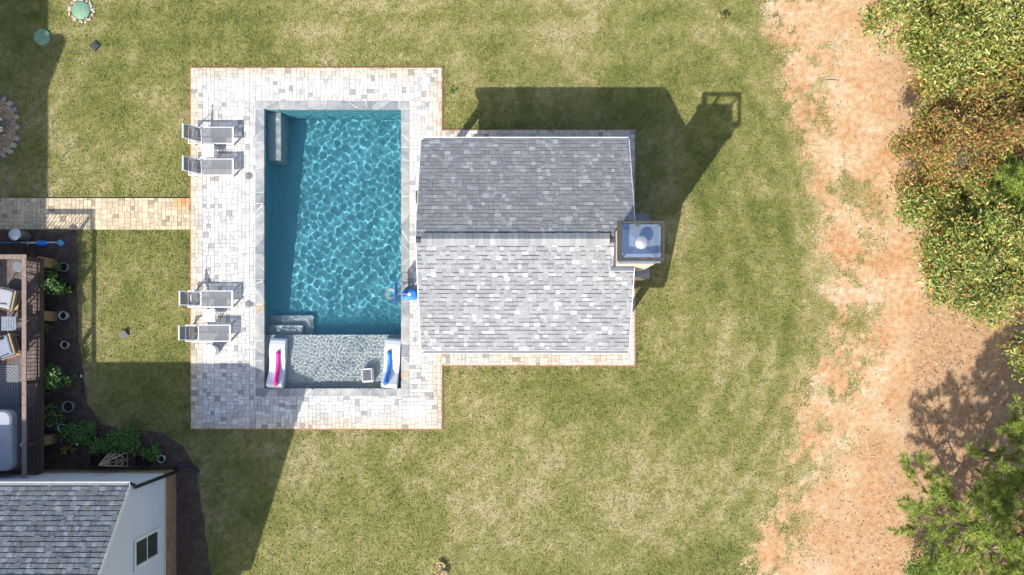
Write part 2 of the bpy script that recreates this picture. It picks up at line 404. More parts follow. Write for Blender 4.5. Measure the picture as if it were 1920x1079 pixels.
basin.add([(px0, yl, zt), (px0, py1, zt), (px0, py1, WZ - D1), (px0, yl, WZ - D0)], [(0, 1, 2, 3)])
basin.add([(px1, yl, zt), (px1, py1, zt), (px1, py1, WZ - D1), (px1, yl, WZ - D0)], [(3, 2, 1, 0)])
basin.add([(px0, py1, zt), (px1, py1, zt), (px1, py1, WZ - D1), (px0, py1, WZ - D1)], [(0, 1, 2, 3)])
for s in (0, 1):                   # coves
    xw = px0 if s == 0 else px1; sg = 1 if s == 0 else -1; pr = [(0, .3), (.03, .16), (.12, .05), (.3, 0)]
    for (u0, v0), (u1, v1) in zip(pr, pr[1:]):
        basin.add([(xw + sg * u0, yl, WZ - D0 + v0 + .002), (xw + sg * u0, py1, WZ - D1 + v0 + .002), (xw + sg * u1, py1, WZ - D1 + v1 + .002), (xw + sg * u1, yl, WZ - D0 + v1 + .002)], [(0, 1, 2, 3)])
pool = basin.build('pool_basin', 'depth_tint_plaster'); tag(pool, 'rectangular pool basin with the depth tint of water painted into its plaster', kind='structure')
led = MB().box(px0, py0, -2.2, px1, yl, WZ - DL)
led.add([(px0, py0, zt), (px1, py0, zt), (px1, py0, WZ - DL), (px0, py0, WZ - DL)], [(3, 2, 1, 0)])
led.add([(px0, py0, zt), (px0, yl, zt), (px0, yl, WZ - DL), (px0, py0, WZ - DL)], [(0, 1, 2, 3)])
led.add([(px1, py0, zt), (px1, yl, zt), (px1, yl, WZ - DL), (px1, py0, WZ - DL)], [(3, 2, 1, 0)])
recv = [pool, led.build('tanning_ledge', 'ledge_plaster', pool)]
def pbox(xa, ya, xb, yb, z0, z1): r = rect(xa, ya, xb, yb); return MB().box(r[0], r[1], z0, r[2], r[3], z1)
recv.append(pbox(495.2, 609, 562, 628, -2, WZ - .48).build('step', 'ledge_plaster', pool, bevel=.03))
recv.append(pbox(495.2, 590, 580, 627.8, -2, WZ - .74).build('step', 'ledge_plaster', pool, bevel=.03))
recv.append(pbox(495.2, 205.2, 521, 296, -2.2, WZ - .45).build('bench', 'ledge_plaster', pool, bevel=.03))
# coping: irregular flagstones with pale joints
gb = MB()
gb.box(COPE[0] + .002, COPE[1] + .002, -.15, POOL[0] - .012, COPE[3] - .002, CT - .008); gb.box(POOL[2] + .012, COPE[1] + .002, -.15, COPE[2] - .002, COPE[3] - .002, CT - .008)
gb.box(POOL[0] - .012, POOL[3] + .012, -.15, POOL[2] + .012, COPE[3] - .002, CT - .008); gb.box(POOL[0] - .012, COPE[1] + .002, -.15, POOL[2] + .012, POOL[1] - .012, CT - .008)
gb.build('joint_bed', 'grout', pool)
def coping(ax, a0, a1, b0, b1):
    """stones along axis ax from a0 to a1 between b0 and b1 (b0 pool side)"""
    cuts = [(a0, a0)]; t = a0
    while t < a1 - .55:
        t += random.uniform(.26, .58); sk = random.choice([0, 0, .02, -.03, .14, -.14, .2, -.2]); cuts.append((t - sk, t + sk))
    cuts.append((a1, a1)); g = .009
    for (p0, q0), (p1, q1) in zip(cuts, cuts[1:]):
        poly = [(p0 + g, b0 + g), (p1 - g, b0 + g), (q1 - g, b1 - g), (q0 + g, b1 - g)]
        if p1 - p0 < .06 or q1 - q0 < .06: poly = [(p0 + g, b0 + g), (max(p1 - g, p0 + g + .02), b0 + g), (max(q1 - g, q0 + g + .02), b1 - g), (q0 + g, b1 - g)]
        parts = [poly]
        if random.random() < .16:      # a small triangular infill stone
            e = random.uniform(.35, .65); mp = ((poly[2][0] * e + poly[3][0] * (1 - e)), poly[2][1])
            parts = [[poly[0], (poly[1][0] - .02, poly[1][1]), (mp[0] - .012, mp[1]), poly[3]], [(poly[1][0], poly[1][1] + (.04 if b1 > b0 else -.04)), poly[2], (mp[0] + .012, mp[1])]]
        for pl in parts:
            if ax == 1: pl = [(v, u) for u, v in pl]
            ar = sum(pl[i - 1][0] * pl[i][1] - pl[i][0] * pl[i - 1][1] for i in range(len(pl)))
            if ar < 0: pl = pl[::-1]
            MB().prism(pl, -.08, CT + random.uniform(-.003, .004), .006).build('coping_stone', 'flagstone', pool)
ov = .02
coping(0, COPE[0], COPE[2], POOL[3] - ov, COPE[3]); coping(0, COPE[0], COPE[2], POOL[1] + ov, COPE[1])
coping(1, POOL[1] + ov, POOL[3] - ov, POOL[0] + ov, COPE[0]); coping(1, POOL[1] + ov, POOL[3] - ov, POOL[2] - ov, COPE[2])
# water with real waves
st = .0135
wx = np.arange(px0 + .001, px1 - .001, st); wy = np.arange(py0 + .001, py1 - .001, st)
wx[-1] = px1 - .001; wy[-1] = py1 - .001
X, Y = np.meshgrid(wx, wy); Z = np.zeros_like(X)
bub = P(652, 672)
rr = np.hypot(X - bub[0], Y - bub[1])
onl = np.clip((yl + .25 - Y) / .5, 0, 1)
wr = np.random.default_rng(4)
dep = D0 + (D1 - D0) * np.clip((Y - yl) / (py1 - yl), 0, 1)
for i in range(70):
    a = wr.uniform(0, 2 * math.pi); lam = wr.uniform(.13, .36); k = 2 * math.pi / lam
    Z += (1.55 / dep / 5.9) / k ** 2 * np.sin(k * (X * math.cos(a) + Y * math.sin(a)) + wr.uniform(0, 6.28)) * (1 - .5 * onl)
for i in range(40):
    a = wr.uniform(0, 2 * math.pi); lam = wr.uniform(.08, .15); k = 2 * math.pi / lam
    Z += (4.6 / 4.5) / k ** 2 * np.sin(k * (X * math.cos(a) + Y * math.sin(a)) + wr.uniform(0, 6.28)) * onl
ring = np.sin(2 * math.pi * rr / .115) + .5 * np.sin(2 * math.pi * rr / .074 + 1)
Z += .0015 * ring * np.clip(1.25 - rr / 1.7, 0, 1) * onl
m, nt, b = newmat('water')
b.inputs['Base Color'].default_value = (.93, .98, .99, 1); b.inputs['Roughness'].default_value = 0; b.inputs['IOR'].default_value = 1.33; b.inputs['Transmission Weight'].default_value = 1
idx = np.arange(X.size).reshape(X.shape); q = np.stack([idx[:-1, :-1], idx[:-1, 1:], idx[1:, 1:], idx[1:, :-1]], -1).reshape(-1, 4)
wo = link('pool_water', npmesh('pool_water', np.stack([X.ravel(), Y.ravel(), Z.ravel() + WZ], -1), q, 'water', None, True, True))
tag(wo, 'clear rippling blue water in the rectangular pool', kind='structure'); wo.cycles.is_caustics_caster = True

# skimmer lids set in the patio
mat('lid_grey', (.15, .16, .18), .6)
mat('black_plastic', (.02, .021, .024), .5)
for (lx, ly), lab in (((467.5, 330.5), 'round grey skimmer lid near the two upright loungers and the cream path'), ((467.5, 570.5), 'round grey skimmer lid beside the flatter reclined lounger')):
    X0, Y0 = P(lx, ly); r_ = empty('skimmer_lid', (X0, Y0, PT)); tag(r_, ' '.join(lab.split()[:16]), 'skimmer lid')
    MB().lathe([(.135, -.03), (.135, .004), (.12, .009)], n=28).build('cover', 'lid_grey', r_, True)
    for dy in (-.055, .055): MB().lathe([(.014, .0), (.014, .0105)], (0.01, dy, 0), 10).build('finger_hole', 'black_plastic', r_)

# ------------------------------------------------------------------ roofs: shingle courses
sh = [(0., (.222, .228, .235)), (.22, (.252, .258, .265)), (.45, (.235, .24, .248)), (.62, (.275, .28, .284)), (.80, (.208, .214, .225)), (.87, (.37, .375, .38)), (.95, (.31, .315, .32))]
for s in ('object', 'island'): matr('shingle_' + s, sh, s, .9, .16, 30., .5, spec=.2)
sh2 = [(0., (.26, .262, .258)), (.25, (.32, .322, .315)), (.5, (.285, .288, .28)), (.7, (.37, .37, .362)), (.9, (.46, .458, .45))]
for s in ('object', 'island'): matr('old_shingle_' + s, sh2, s, .9, .25, 26., .5, spec=.2)
mat('underlay', (.055, .06, .07), .95, .2)
mat('white_trim', (.72, .72, .70), .5, .04, 4., bmp=.05)
mat('post_wood', (.30, .21, .14), .7, .25, 7.)
mat('ceiling_board', (.42, .33, .24), .7, .15, 5.)
smesh = {}
def slope(parent, x0, x1, ye, ze, yr, zr, matn, nown, expo=.143, wmin=.17, wmax=.28, visible=None, short=.5, dash=.026):
    """shingles on the plane from eave (ye,ze) up to ridge (yr,zr), x0..x1"""
    run = yr - ye; rise = zr - ze; Ls = math.hypot(run, rise); u = Vector((0, run / Ls, rise / Ls)); nv = Vector((0, -rise / Ls * math.copysign(1, run), abs(run) / Ls))
    nc = round(Ls / expo); ex = Ls / nc; rest = MB(); cand = []
    rot = Matrix((Vector((1, 0, 0)), u, Vector((1, 0, 0)).cross(u))).transposed().to_4x4()
    if Vector((1, 0, 0)).cross(u).z < 0: rot = Matrix((Vector((-1, 0, 0)), u, Vector((-1, 0, 0)).cross(u))).transposed().to_4x4()
    for c in range(nc):
        t = x0 - random.uniform(0, .1)
        while t < x1 - .02:
            wd = random.choice([.12, .15, .18, .21]); xa = max(t, x0); xb = min(t + wd, x1); t += wd
            if xb - xa < .03: continue
            cand.append((c, xa, xb, wd if xb - xa > wd - 1e-4 else None, random.random() < short))
    full = [k for k in range(len(cand)) if cand[k][3] and (visible is None or visible(cand[k], ex, u))]
    random.shuffle(full); full.sort(key=lambda k: -cand[k][3]); own = set(full[:nown])
    for k, (c, xa, xb, wd, cut) in enumerate(cand):
        th = random.choice([.006, .010, .016]); lo = dash if cut else .002
        key = (matn, wd, th, cut)
        if k in own:
            if key not in smesh: smesh[key] = MB().box(-wd / 2 + .002, lo, -.004, wd / 2 - .002, ex, th).mesh('shingle', matn + '_object')
            o = link('shingle', smesh[key], parent); p = Vector(((xa + xb) / 2, ye, ze)) + u * (c * ex) + nv * .004
            o.matrix_world = Matrix.Translation(p) @ rot
        else:
            b = MB().box(-(xb - xa) / 2 + .002, lo, -.004, (xb - xa) / 2 - .002, ex, th); p = Vector(((xa + xb) / 2, ye, ze)) + u * (c * ex) + nv * .004
            rest.add([(p + (rot @ Vector(v))) for v in b.v], b.f)
    ro = rest.build('shingle_field', matn + '_island', parent); ro['kind'] = 'stuff'
def slab(name, x0, x1, ye, ze, yr, zr, t, m, parent):
    return MB().add([(x0, ye, ze), (x1, ye, ze), (x1, yr, zr), (x0, yr, zr), (x0, ye, ze - t), (x1, ye, ze - t), (x1, yr, zr - t), (x0, yr, zr - t)],
                    [(0, 1, 2, 3), (7, 6, 5, 4), (0, 4, 5, 1), (1, 5, 6, 2), (2, 6, 7, 3), (3, 7, 4, 0)]).build(name, m, parent)
# ---- pavilion
HE, HR = 2.61, 4.12
XL, XR = -2.975, 3.83; YN = P(0, 263, HE)[1]; YS = P(0, 657, HE)[1]; YR = (YN + YS) / 2
pav = empty('pavilion', (0, 0, 0)); tag(pav, 'open poolside pavilion with grey shingled gable roof and white gutters', 'pavilion')
rf = slab('roof', XL, XR, YS, HE, YR, HR, .10, 'underlay', pav); slab('roof_deck', XL, XR, YN, HE, YR - .001, HR, .10, 'underlay', rf)
slope(rf, XL, XR, YS, HE, YR - .10, HR - .10 * (HR - HE) / (YR - YS), 'shingle', 150)
slope(rf, XL, XR, YN, HE, YR + .10, HR - .10 * (HR - HE) / (YN - YR), 'shingle', 150, short=.75)
pit = (HR - HE) / (YR - YS)
vent = MB(); xv0, xv1 = P(790, 0, 4.1)[0], P(1143, 0, 4.1)[0]
vw = .19
vent.add([(xv0, YR - vw, HR - vw * pit - .004), (xv1, YR - vw, HR - vw * pit - .004), (xv1, YR, HR + .03), (xv0, YR, HR + .03), (xv0, YR + vw, HR - vw * pit - .004), (xv1, YR + vw, HR - vw * pit - .004)], [(0, 1, 2, 3), (3, 2, 5, 4), (0, 3, 4), (1, 5, 2)])
vent.build('ridge_vent', 'underlay', rf)
nr = 33; cl = (xv1 - xv0) / nr
capm = [MB().add([(0, -vw, -vw * pit + .018), (cl * .985, -vw, -vw * pit + .026), (cl * .985, 0, .052), (0, 0, .044), (0, vw, -vw * pit + .018), (cl * .985, vw, -vw * pit + .026), (0, -vw, -vw * pit + .006), (cl * .985, -vw, -vw * pit + .006), (0, vw, -vw * pit + .006), (cl * .985, vw, -vw * pit + .006)],
                [(0, 1, 2, 3), (3, 2, 5, 4), (6, 7, 1, 0), (4, 5, 9, 8)]).mesh('ridge_cap', 'shingle_object')]
for i in range(nr):
    o = link('ridge_cap', capm[0], rf); o.location = (xv0 + i * cl, YR, HR + .035 + random.uniform(0, .004))
for ys, sg in ((YS, -1), (YN, 1)):     # gutters: open white trough
    gt = MB(); y0 = ys + sg * .004; y1 = ys + sg * .11
    gt.box(XL, min(y0, y1), HE - .16, XR, max(y0, y1), HE - .15); gt.box(XL, min(y1, y1 - sg * .012), HE - .15, XR, max(y1, y1 - sg * .012), HE - .03); gt.box(XL, min(y0, y0 + sg * .012), HE - .15, XR, max(y0, y0 + sg * .012), HE - .035)
    gt.build('gutter', 'white_trim', pav)
for xs, sg in ((XL, -1), (XR, 1)):     # rake boards
    for ys in (YS, YN):
        MB().beam((xs + sg * .014, ys, HE - .07), (xs + sg * .014, YR, HR - .07), .022, .15).build('rake_board', 'white_trim', pav)
tri = MB()
for xs in (XL + .28, XR - .28):
    tri.add([(xs, YS + .45, HE - .0), (xs, YN - .45, HE - .0), (xs, YR, HR - .16), (xs + .04, YS + .45, HE - .0), (xs + .04, YN - .45, HE - .0), (xs + .04, YR, HR - .16)], [(0, 1, 2), (5, 4, 3), (0, 3, 4, 1), (1, 4, 5, 2), (2, 5, 3, 0)])
tri.build('gable_panel', 'white_trim', pav)
for px, py in ((XL + .3, YS + .42), (XL + .3, YN - .42), (XR - .3, YS + .42), (XR - .3, YN - .42)):
    po = MB().box(px - .1, py - .1, PT, px + .1, py + .1, HE - .12).build('post', 'post_wood', pav, bevel=.01)
    MB().box(px - .17, py - .17, PT, px + .17, py + .17, .8, .02).build('post_base', 'clay_edge' if False else 'white_trim', po)
for py in (YS + .42, YN - .42): MB().box(XL + .15, py - .07, HE - .30, XR - .15, py + .07, HE - .06).build('beam', 'post_wood', pav)
for px in (XL + .3, XR - .3): MB().box(px - .07, YS + .5, HE - .298, px + .07, YN - .5, HE - .062).build('beam', 'post_wood', pav)
# louvred wall lights under the pool side gable
mat('bronze', (.06, .055, .055), .5, .2, metal=.3)
for cy, hh in ((370, 12), (405, 6)):
    a = P(782, cy - hh, 2.7); b = P(782, cy + hh, 2.7)
    MB().box(XL - .16, b[1], 2.62, XL - .04, a[1], 2.74, .01).build('gable_light', 'bronze', pav)

# ---- fireplace chimney
mat('stucco', (.50, .41, .31), .9, .08, 10., bmp=.4)
mat('dark_metal', (.075, .065, .06), .55, .2, 8., metal=.3)
mat('flashing', (.10, .11, .14), .5, .2, metal=.4)
m, nt, b = newmat('steel_pan'); b.inputs['Base Color'].default_value = (.42, .49, .62, 1); b.inputs['Metallic'].default_value = .72; b.inputs['Roughness'].default_value = .22
nt.links.new(mrange(nt, noise(nt, 6.), .3, .7, .16, .32), b.inputs['Roughness'])
mat('galvanised', (.62, .63, .65), .38, .08, 10., metal=.7, bmp=.05)
chx0, chx1, chy0, chy1 = 3.20, 4.32, 2.42, 3.46; CZ = 5.35
chm = empty('fireplace_chimney', (3.8, 2.9, 0)); tag(chm, 'tall cream chimney with dark metal shroud at the pavilion gable', 'chimney')
def ch(mb, name, mt, parent=None, **k):
    o = mb.build(name, mt, parent or chm, **k)
    if not parent: o.location = (-3.8, -2.9, 0)
    return o
ch(MB().box(chx0, chy0, 0, chx1, chy1, CZ), 'chase', 'stucco')
ch(MB().box(3.95, 2.28, 0, 4.45, 4.30, 2.0), 'firebox', 'stucco')
ch(MB().box(3.92, 2.24, 2.0, 4.60, 2.418, 2.06), 'capstone', 'flagstone', bevel=.01)
ch(MB().box(3.92, 3.463, 2.0, 4.60, 4.36, 2.06), 'capstone', 'flagstone', bevel=.01)
ch(MB().box(4.452, 2.24, 1.2, 4.75, 2.75, 1.26), 'capstone', 'flagstone', bevel=.01); ch(MB().box(4.452, 2.28, 0, 4.70, 2.72, 1.2), 'side_wall', 'stucco')
# flashing on the roof round the chase
zc = lambda yv: HR - abs(yv - YR) * pit
ch(MB().add([(chx0 - .10, chy0 - .12, zc(chy0 - .12) + .03), (XR, chy0 - .12, zc(chy0 - .12) + .03), (XR, chy0 + .0, zc(chy0) + .04), (chx0 - .10, chy0, zc(chy0) + .04)], [(0, 1, 2, 3)]), 'flashing_strip', 'flashing')
ch(MB().box(chx0 - .03, chy0 - .03, zc(chy0) - .1, XR, chy0 - .003, zc(chy0) + .14).box(chx0 - .03, chy0 - .03, zc(chy0) - .1, chx0 - .003, chy1 + .03, HR + .10).box(chx0 - .03, chy1 + .003, zc(chy1) - .1, XR, chy1 + .03, zc(chy1) + .14), 'step_flashing', 'flashing')
# pan with cross creases
cxm, cym = (chx0 + chx1) / 2, (chy0 + chy1) / 2
pan = MB(); e = .05
pan.add([(chx0 - e, chy0 - e, CZ + .03), (chx1 + e, chy0 - e, CZ + .03), (chx1 + e, chy1 + e, CZ + .03), (chx0 - e, chy1 + e, CZ + .03), (cxm, cym, CZ + .10)], [(0, 1, 4), (1, 2, 4), (2, 3, 4), (3, 0, 4)])
ch(pan, 'chase_cover', 'steel_pan'); ch(MB().box(chx0 - e, chy0 - e, CZ - .10, chx1 + e, chy1 + e, CZ + .028), 'chase_trim', 'dark_metal')
fl = ch(MB().lathe([(.12, CZ + .02), (.12, CZ + .32)], (cxm, cym, 0), 24), 'flue', 'galvanised')
cp = ch(MB().lathe([(.165, CZ + .32), (.20, CZ + .335), (.19, CZ + .365), (.10, CZ + .41), (.01, CZ + .425)], (cxm, cym, 0), 28), 'flue_cap', 'galvanised', smooth=True)
rz = 5.80; r0 = P(1158, 489.5, rz); r1 = P(1246, 414.5, rz)
rw = .13
for a in ((r0[0], r0[1], r0[0] + rw, r1[1]), (r1[0] - .04, r0[1], r1[0], r1[1]), (r0[0] + rw, r0[1], r1[0] - .04, r0[1] + .10), (r0[0] + rw, r1[1] - .05, r1[0] - .04, r1[1])):
    ch(MB().box(a[0], a[1], rz - .13, a[2], a[3], rz), 'shroud_frame', 'dark_metal')
for lx in (r0[0] + .14, r1[0] - .06):
    for ly in (r0[1] + .07, r1[1] - .05): ch(MB().beam((lx, ly, rz - .13), (min(max(lx, chx0), chx1), min(max(ly, chy0), chy1), CZ - .02), .05, .05), 'shroud_leg', 'dark_metal')
ch(MB().beam(((r0[0] + r1[0]) / 2 - .05, r1[1] - .04, rz - .13), ((r0[0] + r1[0]) / 2 - .05, chy1, CZ - .02), .10, .05), 'shroud_leg', 'dark_metal')

# ------------------------------------------------------------------ loungers and tables on the patio
m, nt, b = newmat('sling_mesh'); b.inputs['Base Color'].default_value = (.145, .155, .17, 1); b.inputs['Roughness'].default_value = .8
wv = node(nt, 'ShaderNodeTexWave', {'Scale': 22., 'Distortion': .4}); nt.links.new(ramp(nt, wv.outputs[1], [(0, (.13, .14, .155)), (1, (.185, .195, .21))]), b.inputs['Base Color'])
tr = node(nt, 'ShaderNodeBsdfTransparent'); ms = node(nt, 'ShaderNodeMixShader', {0: .2}); nt.links.new(b.outputs[0], ms.inputs[1]); nt.links.new(tr.outputs[0], ms.inputs[2]); nt.links.new(ms.outputs[0], nt.nodes['Material Output'].inputs[0])
mat('white_metal', (.72, .72, .74), .35, .04, 5., bmp=0, spec=.5)
def lounger(x, y, ang, back, label):
    """origin at the foot end, the bed runs to -x; back = backrest angle"""
    r_ = empty('sun_lounger', (x, y, PT), ang); tag(r_, label, 'sun lounger', 'sun loungers on the patio')
    W, S, Lb, sz = .57, 1.13, .74, .34
    hw = W / 2
    for s in (-1, 1):
        MB().beam((0, s * hw, sz), (-1.58, s * hw, sz), .03, .045).build('side_rail', 'white_metal', r_, bevel=.008)
        lg = MB(); lg.beam((-.04, s * hw, sz), (-.10, s * (hw - .01), 0), .05, .035); lg.build('leg', 'white_metal', r_)
        lg = MB(); lg.beam((-1.42, s * hw, sz), (-1.48, s * (hw - .01), 0), .05, .035); lg.build('leg', 'white_metal', r_)
        MB().beam((-.10, s * (hw - .01), .02), (-.02, s * (hw - .01), sz - .03), .02, .02).build('leg_brace', 'white_metal', r_)
        bx, bz = -S - Lb * math.cos(back), sz + .02 + Lb * math.sin(back)
        MB().beam((-S, s * (hw - .05), sz + .02), (bx, s * (hw - .05), bz), .03, .035).build('back_rail', 'white_metal', r_)
        MB().beam((-S - .45 * math.cos(back), s * (hw - .07), sz + .45 * math.sin(back)), (-S - .40, s * (hw - .07), sz), .02, .02).build('back_stay', 'white_metal', r_)
    MB().beam((0, -hw - .02, sz + .012), (0, hw + .02, sz + .012), .06, .045).build('end_bar', 'white_metal', r_, bevel=.01)
    MB().beam((-1.58, -hw, sz), (-1.58, hw, sz), .035, .04).build('end_bar', 'white_metal', r_)
    MB().beam((-S + .02, -hw + .03, sz + .022), (-S + .02, hw - .03, sz + .022), .03, .03).build('hinge_bar', 'white_metal', r_)
    MB().beam((bx, -hw + .03, bz), (bx, hw - .03, bz), .05, .045).build('back_bar', 'white_metal', r_, bevel=.01)
    sv = MB(); n = 8
    for i in range(n + 1):
        t = i / n; xx = -.03 - (S - .05) * t; zz = sz + .022 - .03 * math.sin(math.pi * t); sv.v += [(xx, -hw + .012, sz + .024), (xx, 0, zz), (xx, hw - .012, sz + .024)]
    sv.f = [(i * 3 + k, i * 3 + k + 1, i * 3 + k + 4, i * 3 + k + 3) for i in range(n) for k in range(2)]
    sv.build('seat_sling', 'sling_mesh', r_, True)
    sv = MB()
    for i in range(n + 1):
        t = i / n; xx = -S - .02 - (Lb - .04) * t * math.cos(back); zz = sz + .035 + (Lb - .04) * t * math.sin(back); dp = .035 * math.sin(math.pi * t)
        sv.v += [(xx, -hw + .045, zz), (xx - dp * math.sin(back), 0, zz - dp * math.cos(back)), (xx, hw - .045, zz)]
    sv.f = [(i * 3 + k, i * 3 + k + 1, i * 3 + k + 4, i * 3 + k + 3) for i in range(n) for k in range(2)]
    sv.build('back_sling', 'sling_mesh', r_, True)
    for s, t in ((-1, .45), (1, .45)): pass
    MB().beam((-S - .36 * math.cos(back), -hw + .05, sz + .36 * math.sin(back) - .02), (-S - .36 * math.cos(back), hw - .05, sz + .36 * math.sin(back) - .02), .025, .025).build('cross_bar', 'white_metal', r_)
    return r_
for px, py, ba, an, lab in ((437.5, 254.5, 58, 0, 'grey sling lounger with upright back on the side away from the cream path'),
                            (437.5, 314, 58, 0, 'grey sling lounger with upright back between the square table and the cream path'),
                            (436.5, 561, 44, 0, 'grey sling lounger with its back laid flatter than the other three'),
                            (432, 625, 54, 0, 'grey sling lounger standing next to the round white table')):
    q = P(px, py, .37); lounger(q[0], q[1], R(an), R(ba), lab)
mat('white_top', (.80, .80, .79), .4, .03, 4., bmp=0)
def side_table(px, py, label):
    q = P(px, py, .42); r_ = empty('side_table', (q[0], q[1], PT)); tag(r_, label, 'side table', 'square white side tables')
    MB().box(-.22, -.225, .385, .22, .225, .415).build('table_top', 'white_top', r_, bevel=.008)
    for sx in (-1, 1):
        for sy in (-1, 1): MB().beam((sx * .17, sy * .18, .385), (sx * .20, sy * .20, 0), .03, .03).build('leg', 'white_metal', r_)
        MB().beam((sx * .185, -.19, .12), (sx * .185, .19, .12), .02, .02).build('stretcher', 'white_metal', r_)
side_table(390.5, 283.5, 'square white side table between the two upright loungers'); side_table(392.5, 592, 'square white side table beside the flatter reclined lounger')
q = P(393.5, 658, .46); rt = empty('round_table', (q[0], q[1], PT)); tag(rt, 'round white drum table on the patio', 'side table')
MB().lathe([(.16, 0), (.20, .06), (.205, .30), (.19, .40), (.15, .43)], n=32).build('drum', 'white_top', rt, True)
MB().lathe([(.212, .43), (.222, .438), (.222, .452), (.21, .46)], n=32).build('table_top', 'white_top', rt); MB().lathe([(.012, .46), (.012, .463)], n=10).build('umbrella_hole', 'black_plastic', rt)

# ------------------------------------------------------------------ pool basketball hoop
mat('hoop_blue', (.03, .20, .66), .35, .08, 5., bmp=0)
mat('board_blue', (.02, .11, .42), .4, .1, 5., bmp=0)
mat('rim_metal', (.16, .13, .12), .5)
q = P(769, 553, .1); hp = empty('basketball_hoop', (q[0], q[1], CT)); tag(hp, 'blue pool basketball hoop at the edge of the water', 'basketball hoop')
bs = MB(); base = []
for i in range(28):
    a = 2 * math.pi * i / 28; base.append((.32 * math.copysign(abs(math.cos(a)) ** .75, math.cos(a)), .20 * math.copysign(abs(math.sin(a)) ** .8, math.sin(a)) * (1 - .28 * max(0, -math.cos(a)))))
bs.prism(base, .008, .24, .07); bs.build('base', 'hoop_blue', hp, bevel=.012)
MB().lathe([(.06, .235), (.06, .262), (.05, .268)], (.0, .0, 0), 20).build('water_cap', 'white_top', hp)
MB().tube([(-.08, 0, .2), (-.22, 0, .55), (-.36, 0, .80)], .032, 10).build('pole', 'white_metal', hp, True)
bb = MB().box(-.43, -.40, .50, -.385, .40, 1.02).build('backboard', 'board_blue', hp, bevel=.012)
tor = MB(); n = 28
tor.tube([(-.62 + .19 * math.cos(2 * math.pi * i / n), .19 * math.sin(2 * math.pi * i / n), .66) for i in range(n + 1)], .012, 8, False).build('rim', 'rim_metal', hp, True)
MB().beam((-.43, 0, .66), (-.40, 0, .66), .08, .03).build('bracket', 'rim_metal', hp)
net = MB()
for i in range(12):
    for s in (1, -1):
        a0 = 2 * math.pi * i / 12; pts = []
        for t in (0, .33, .66, 1): rr_ = .19 - .07 * t; aa = a0 + s * t * .8; pts.append((-.62 + rr_ * math.cos(aa), rr_ * math.sin(aa), .66 - .30 * t))
        net.tube(pts, .006, 4, False)
net.build('net', 'white_top', hp)

# ------------------------------------------------------------------ ledge loungers, noodles, cooler
m, nt, b = newmat('ledge_lounger'); b.inputs['Base Color'].default_value = (.74, .75, .78, 1); b.inputs['Roughness'].default_value = .35
PLED = WZ - DL
def ledge_lounger(pxa, pya, ang, label, nood, nlab):
    q = P(pxa, pya, .0); r_ = empty('ledge_lounger', (q[0], q[1], PLED), ang); tag(r_, label, 'pool lounger', 'white loungers on the tanning ledge')
    # runs along +y from head (y=0) to foot
    prof = [(0, .46), (.05, .58), (.12, .62), (.3, .50), (.55, .34), (.8, .30), (1.0, .33), (1.2, .42), (1.38, .46), (1.55, .42), (1.70, .34), (1.78, .26)]
    top = MB(); hw = .285; n = len(prof)
    for yv, zv in prof: top.v += [(-hw, yv, zv), (hw, yv, zv), (hw, yv, .0), (-hw, yv, .0)]
    for i in range(n - 1):
        for k in range(4): a = i * 4 + k; b2 = i * 4 + (k + 1) % 4; top.f.append((a, b2, b2 + 4, a + 4)[::-1])
    top.f += [(0, 1, 2, 3), tuple(range((n - 1) * 4, n * 4))[::-1]]
    o = top.build('shell', 'ledge_lounger', r_, bevel=.025); recv.append(o)
    nt_ = MB(); pts = []
    for i in range(13):
        t = .12 + i / 12 * 1.18; zz = np.interp(t, [p[0] for p in prof], [p[1] for p in prof]); pts.append((nood[1] + nood[2] * math.sin(i / 12 * 2.6), t, zz + .066))
    nd = empty('pool_noodle', r_.location.copy(), ang); tag(nd, nlab, 'pool noodle')
    no = nt_.tube(pts, .072, 14).build('foam', nood[0], nd, True)
    MB().tube([pts[0], Vector(pts[0]) + (Vector(pts[0]) - Vector(pts[1])) * .02], .02, 10).build('end_hole', 'black_plastic', nd)
mat('pink_foam', (.74, .02, .26), .6, .08); mat('blue_foam', (.02, .17, .64), .6, .08)
ledge_lounger(517.5, 727, R(-3), 'white moulded lounger on the tanning ledge under the pink noodle', ('pink_foam', .09, -.05), 'bright pink foam noodle lying on a white ledge lounger')
ledge_lounger(731, 727, R(-4.5), 'white moulded lounger on the tanning ledge under the blue noodle', ('blue_foam', -.13, .05), 'royal blue foam noodle lying on a white ledge lounger')
q = P(689, 704, .1); co = empty('cooler', (q[0], q[1], PLED), R(3)); tag(co, 'small white box with grey lid standing on the tanning ledge', 'cooler')
cb = MB().box(-.20, -.25, 0, .20, .25, .42).build('body', 'white_top', co, bevel=.04); recv.append(cb)
mat('lid_dark', (.10, .10, .115), .5); MB().box(-.13, -.20, .40, .12, .19, .445).build('lid', 'lid_dark', co, bevel=.012)
MB().tube([(-.12, .22, .30), (-.12, .23, .455), (.12, .23, .455), (.12, .22, .30)], .013, 8).build('handle', 'white_top', co)
for s in (-.16, .165): MB().box(s - .018, -.2, .415, s + .018, .2, .432).build('side_grip', 'lid_grey', co)
for o in recv: o.cycles.is_caustics_receiver = True

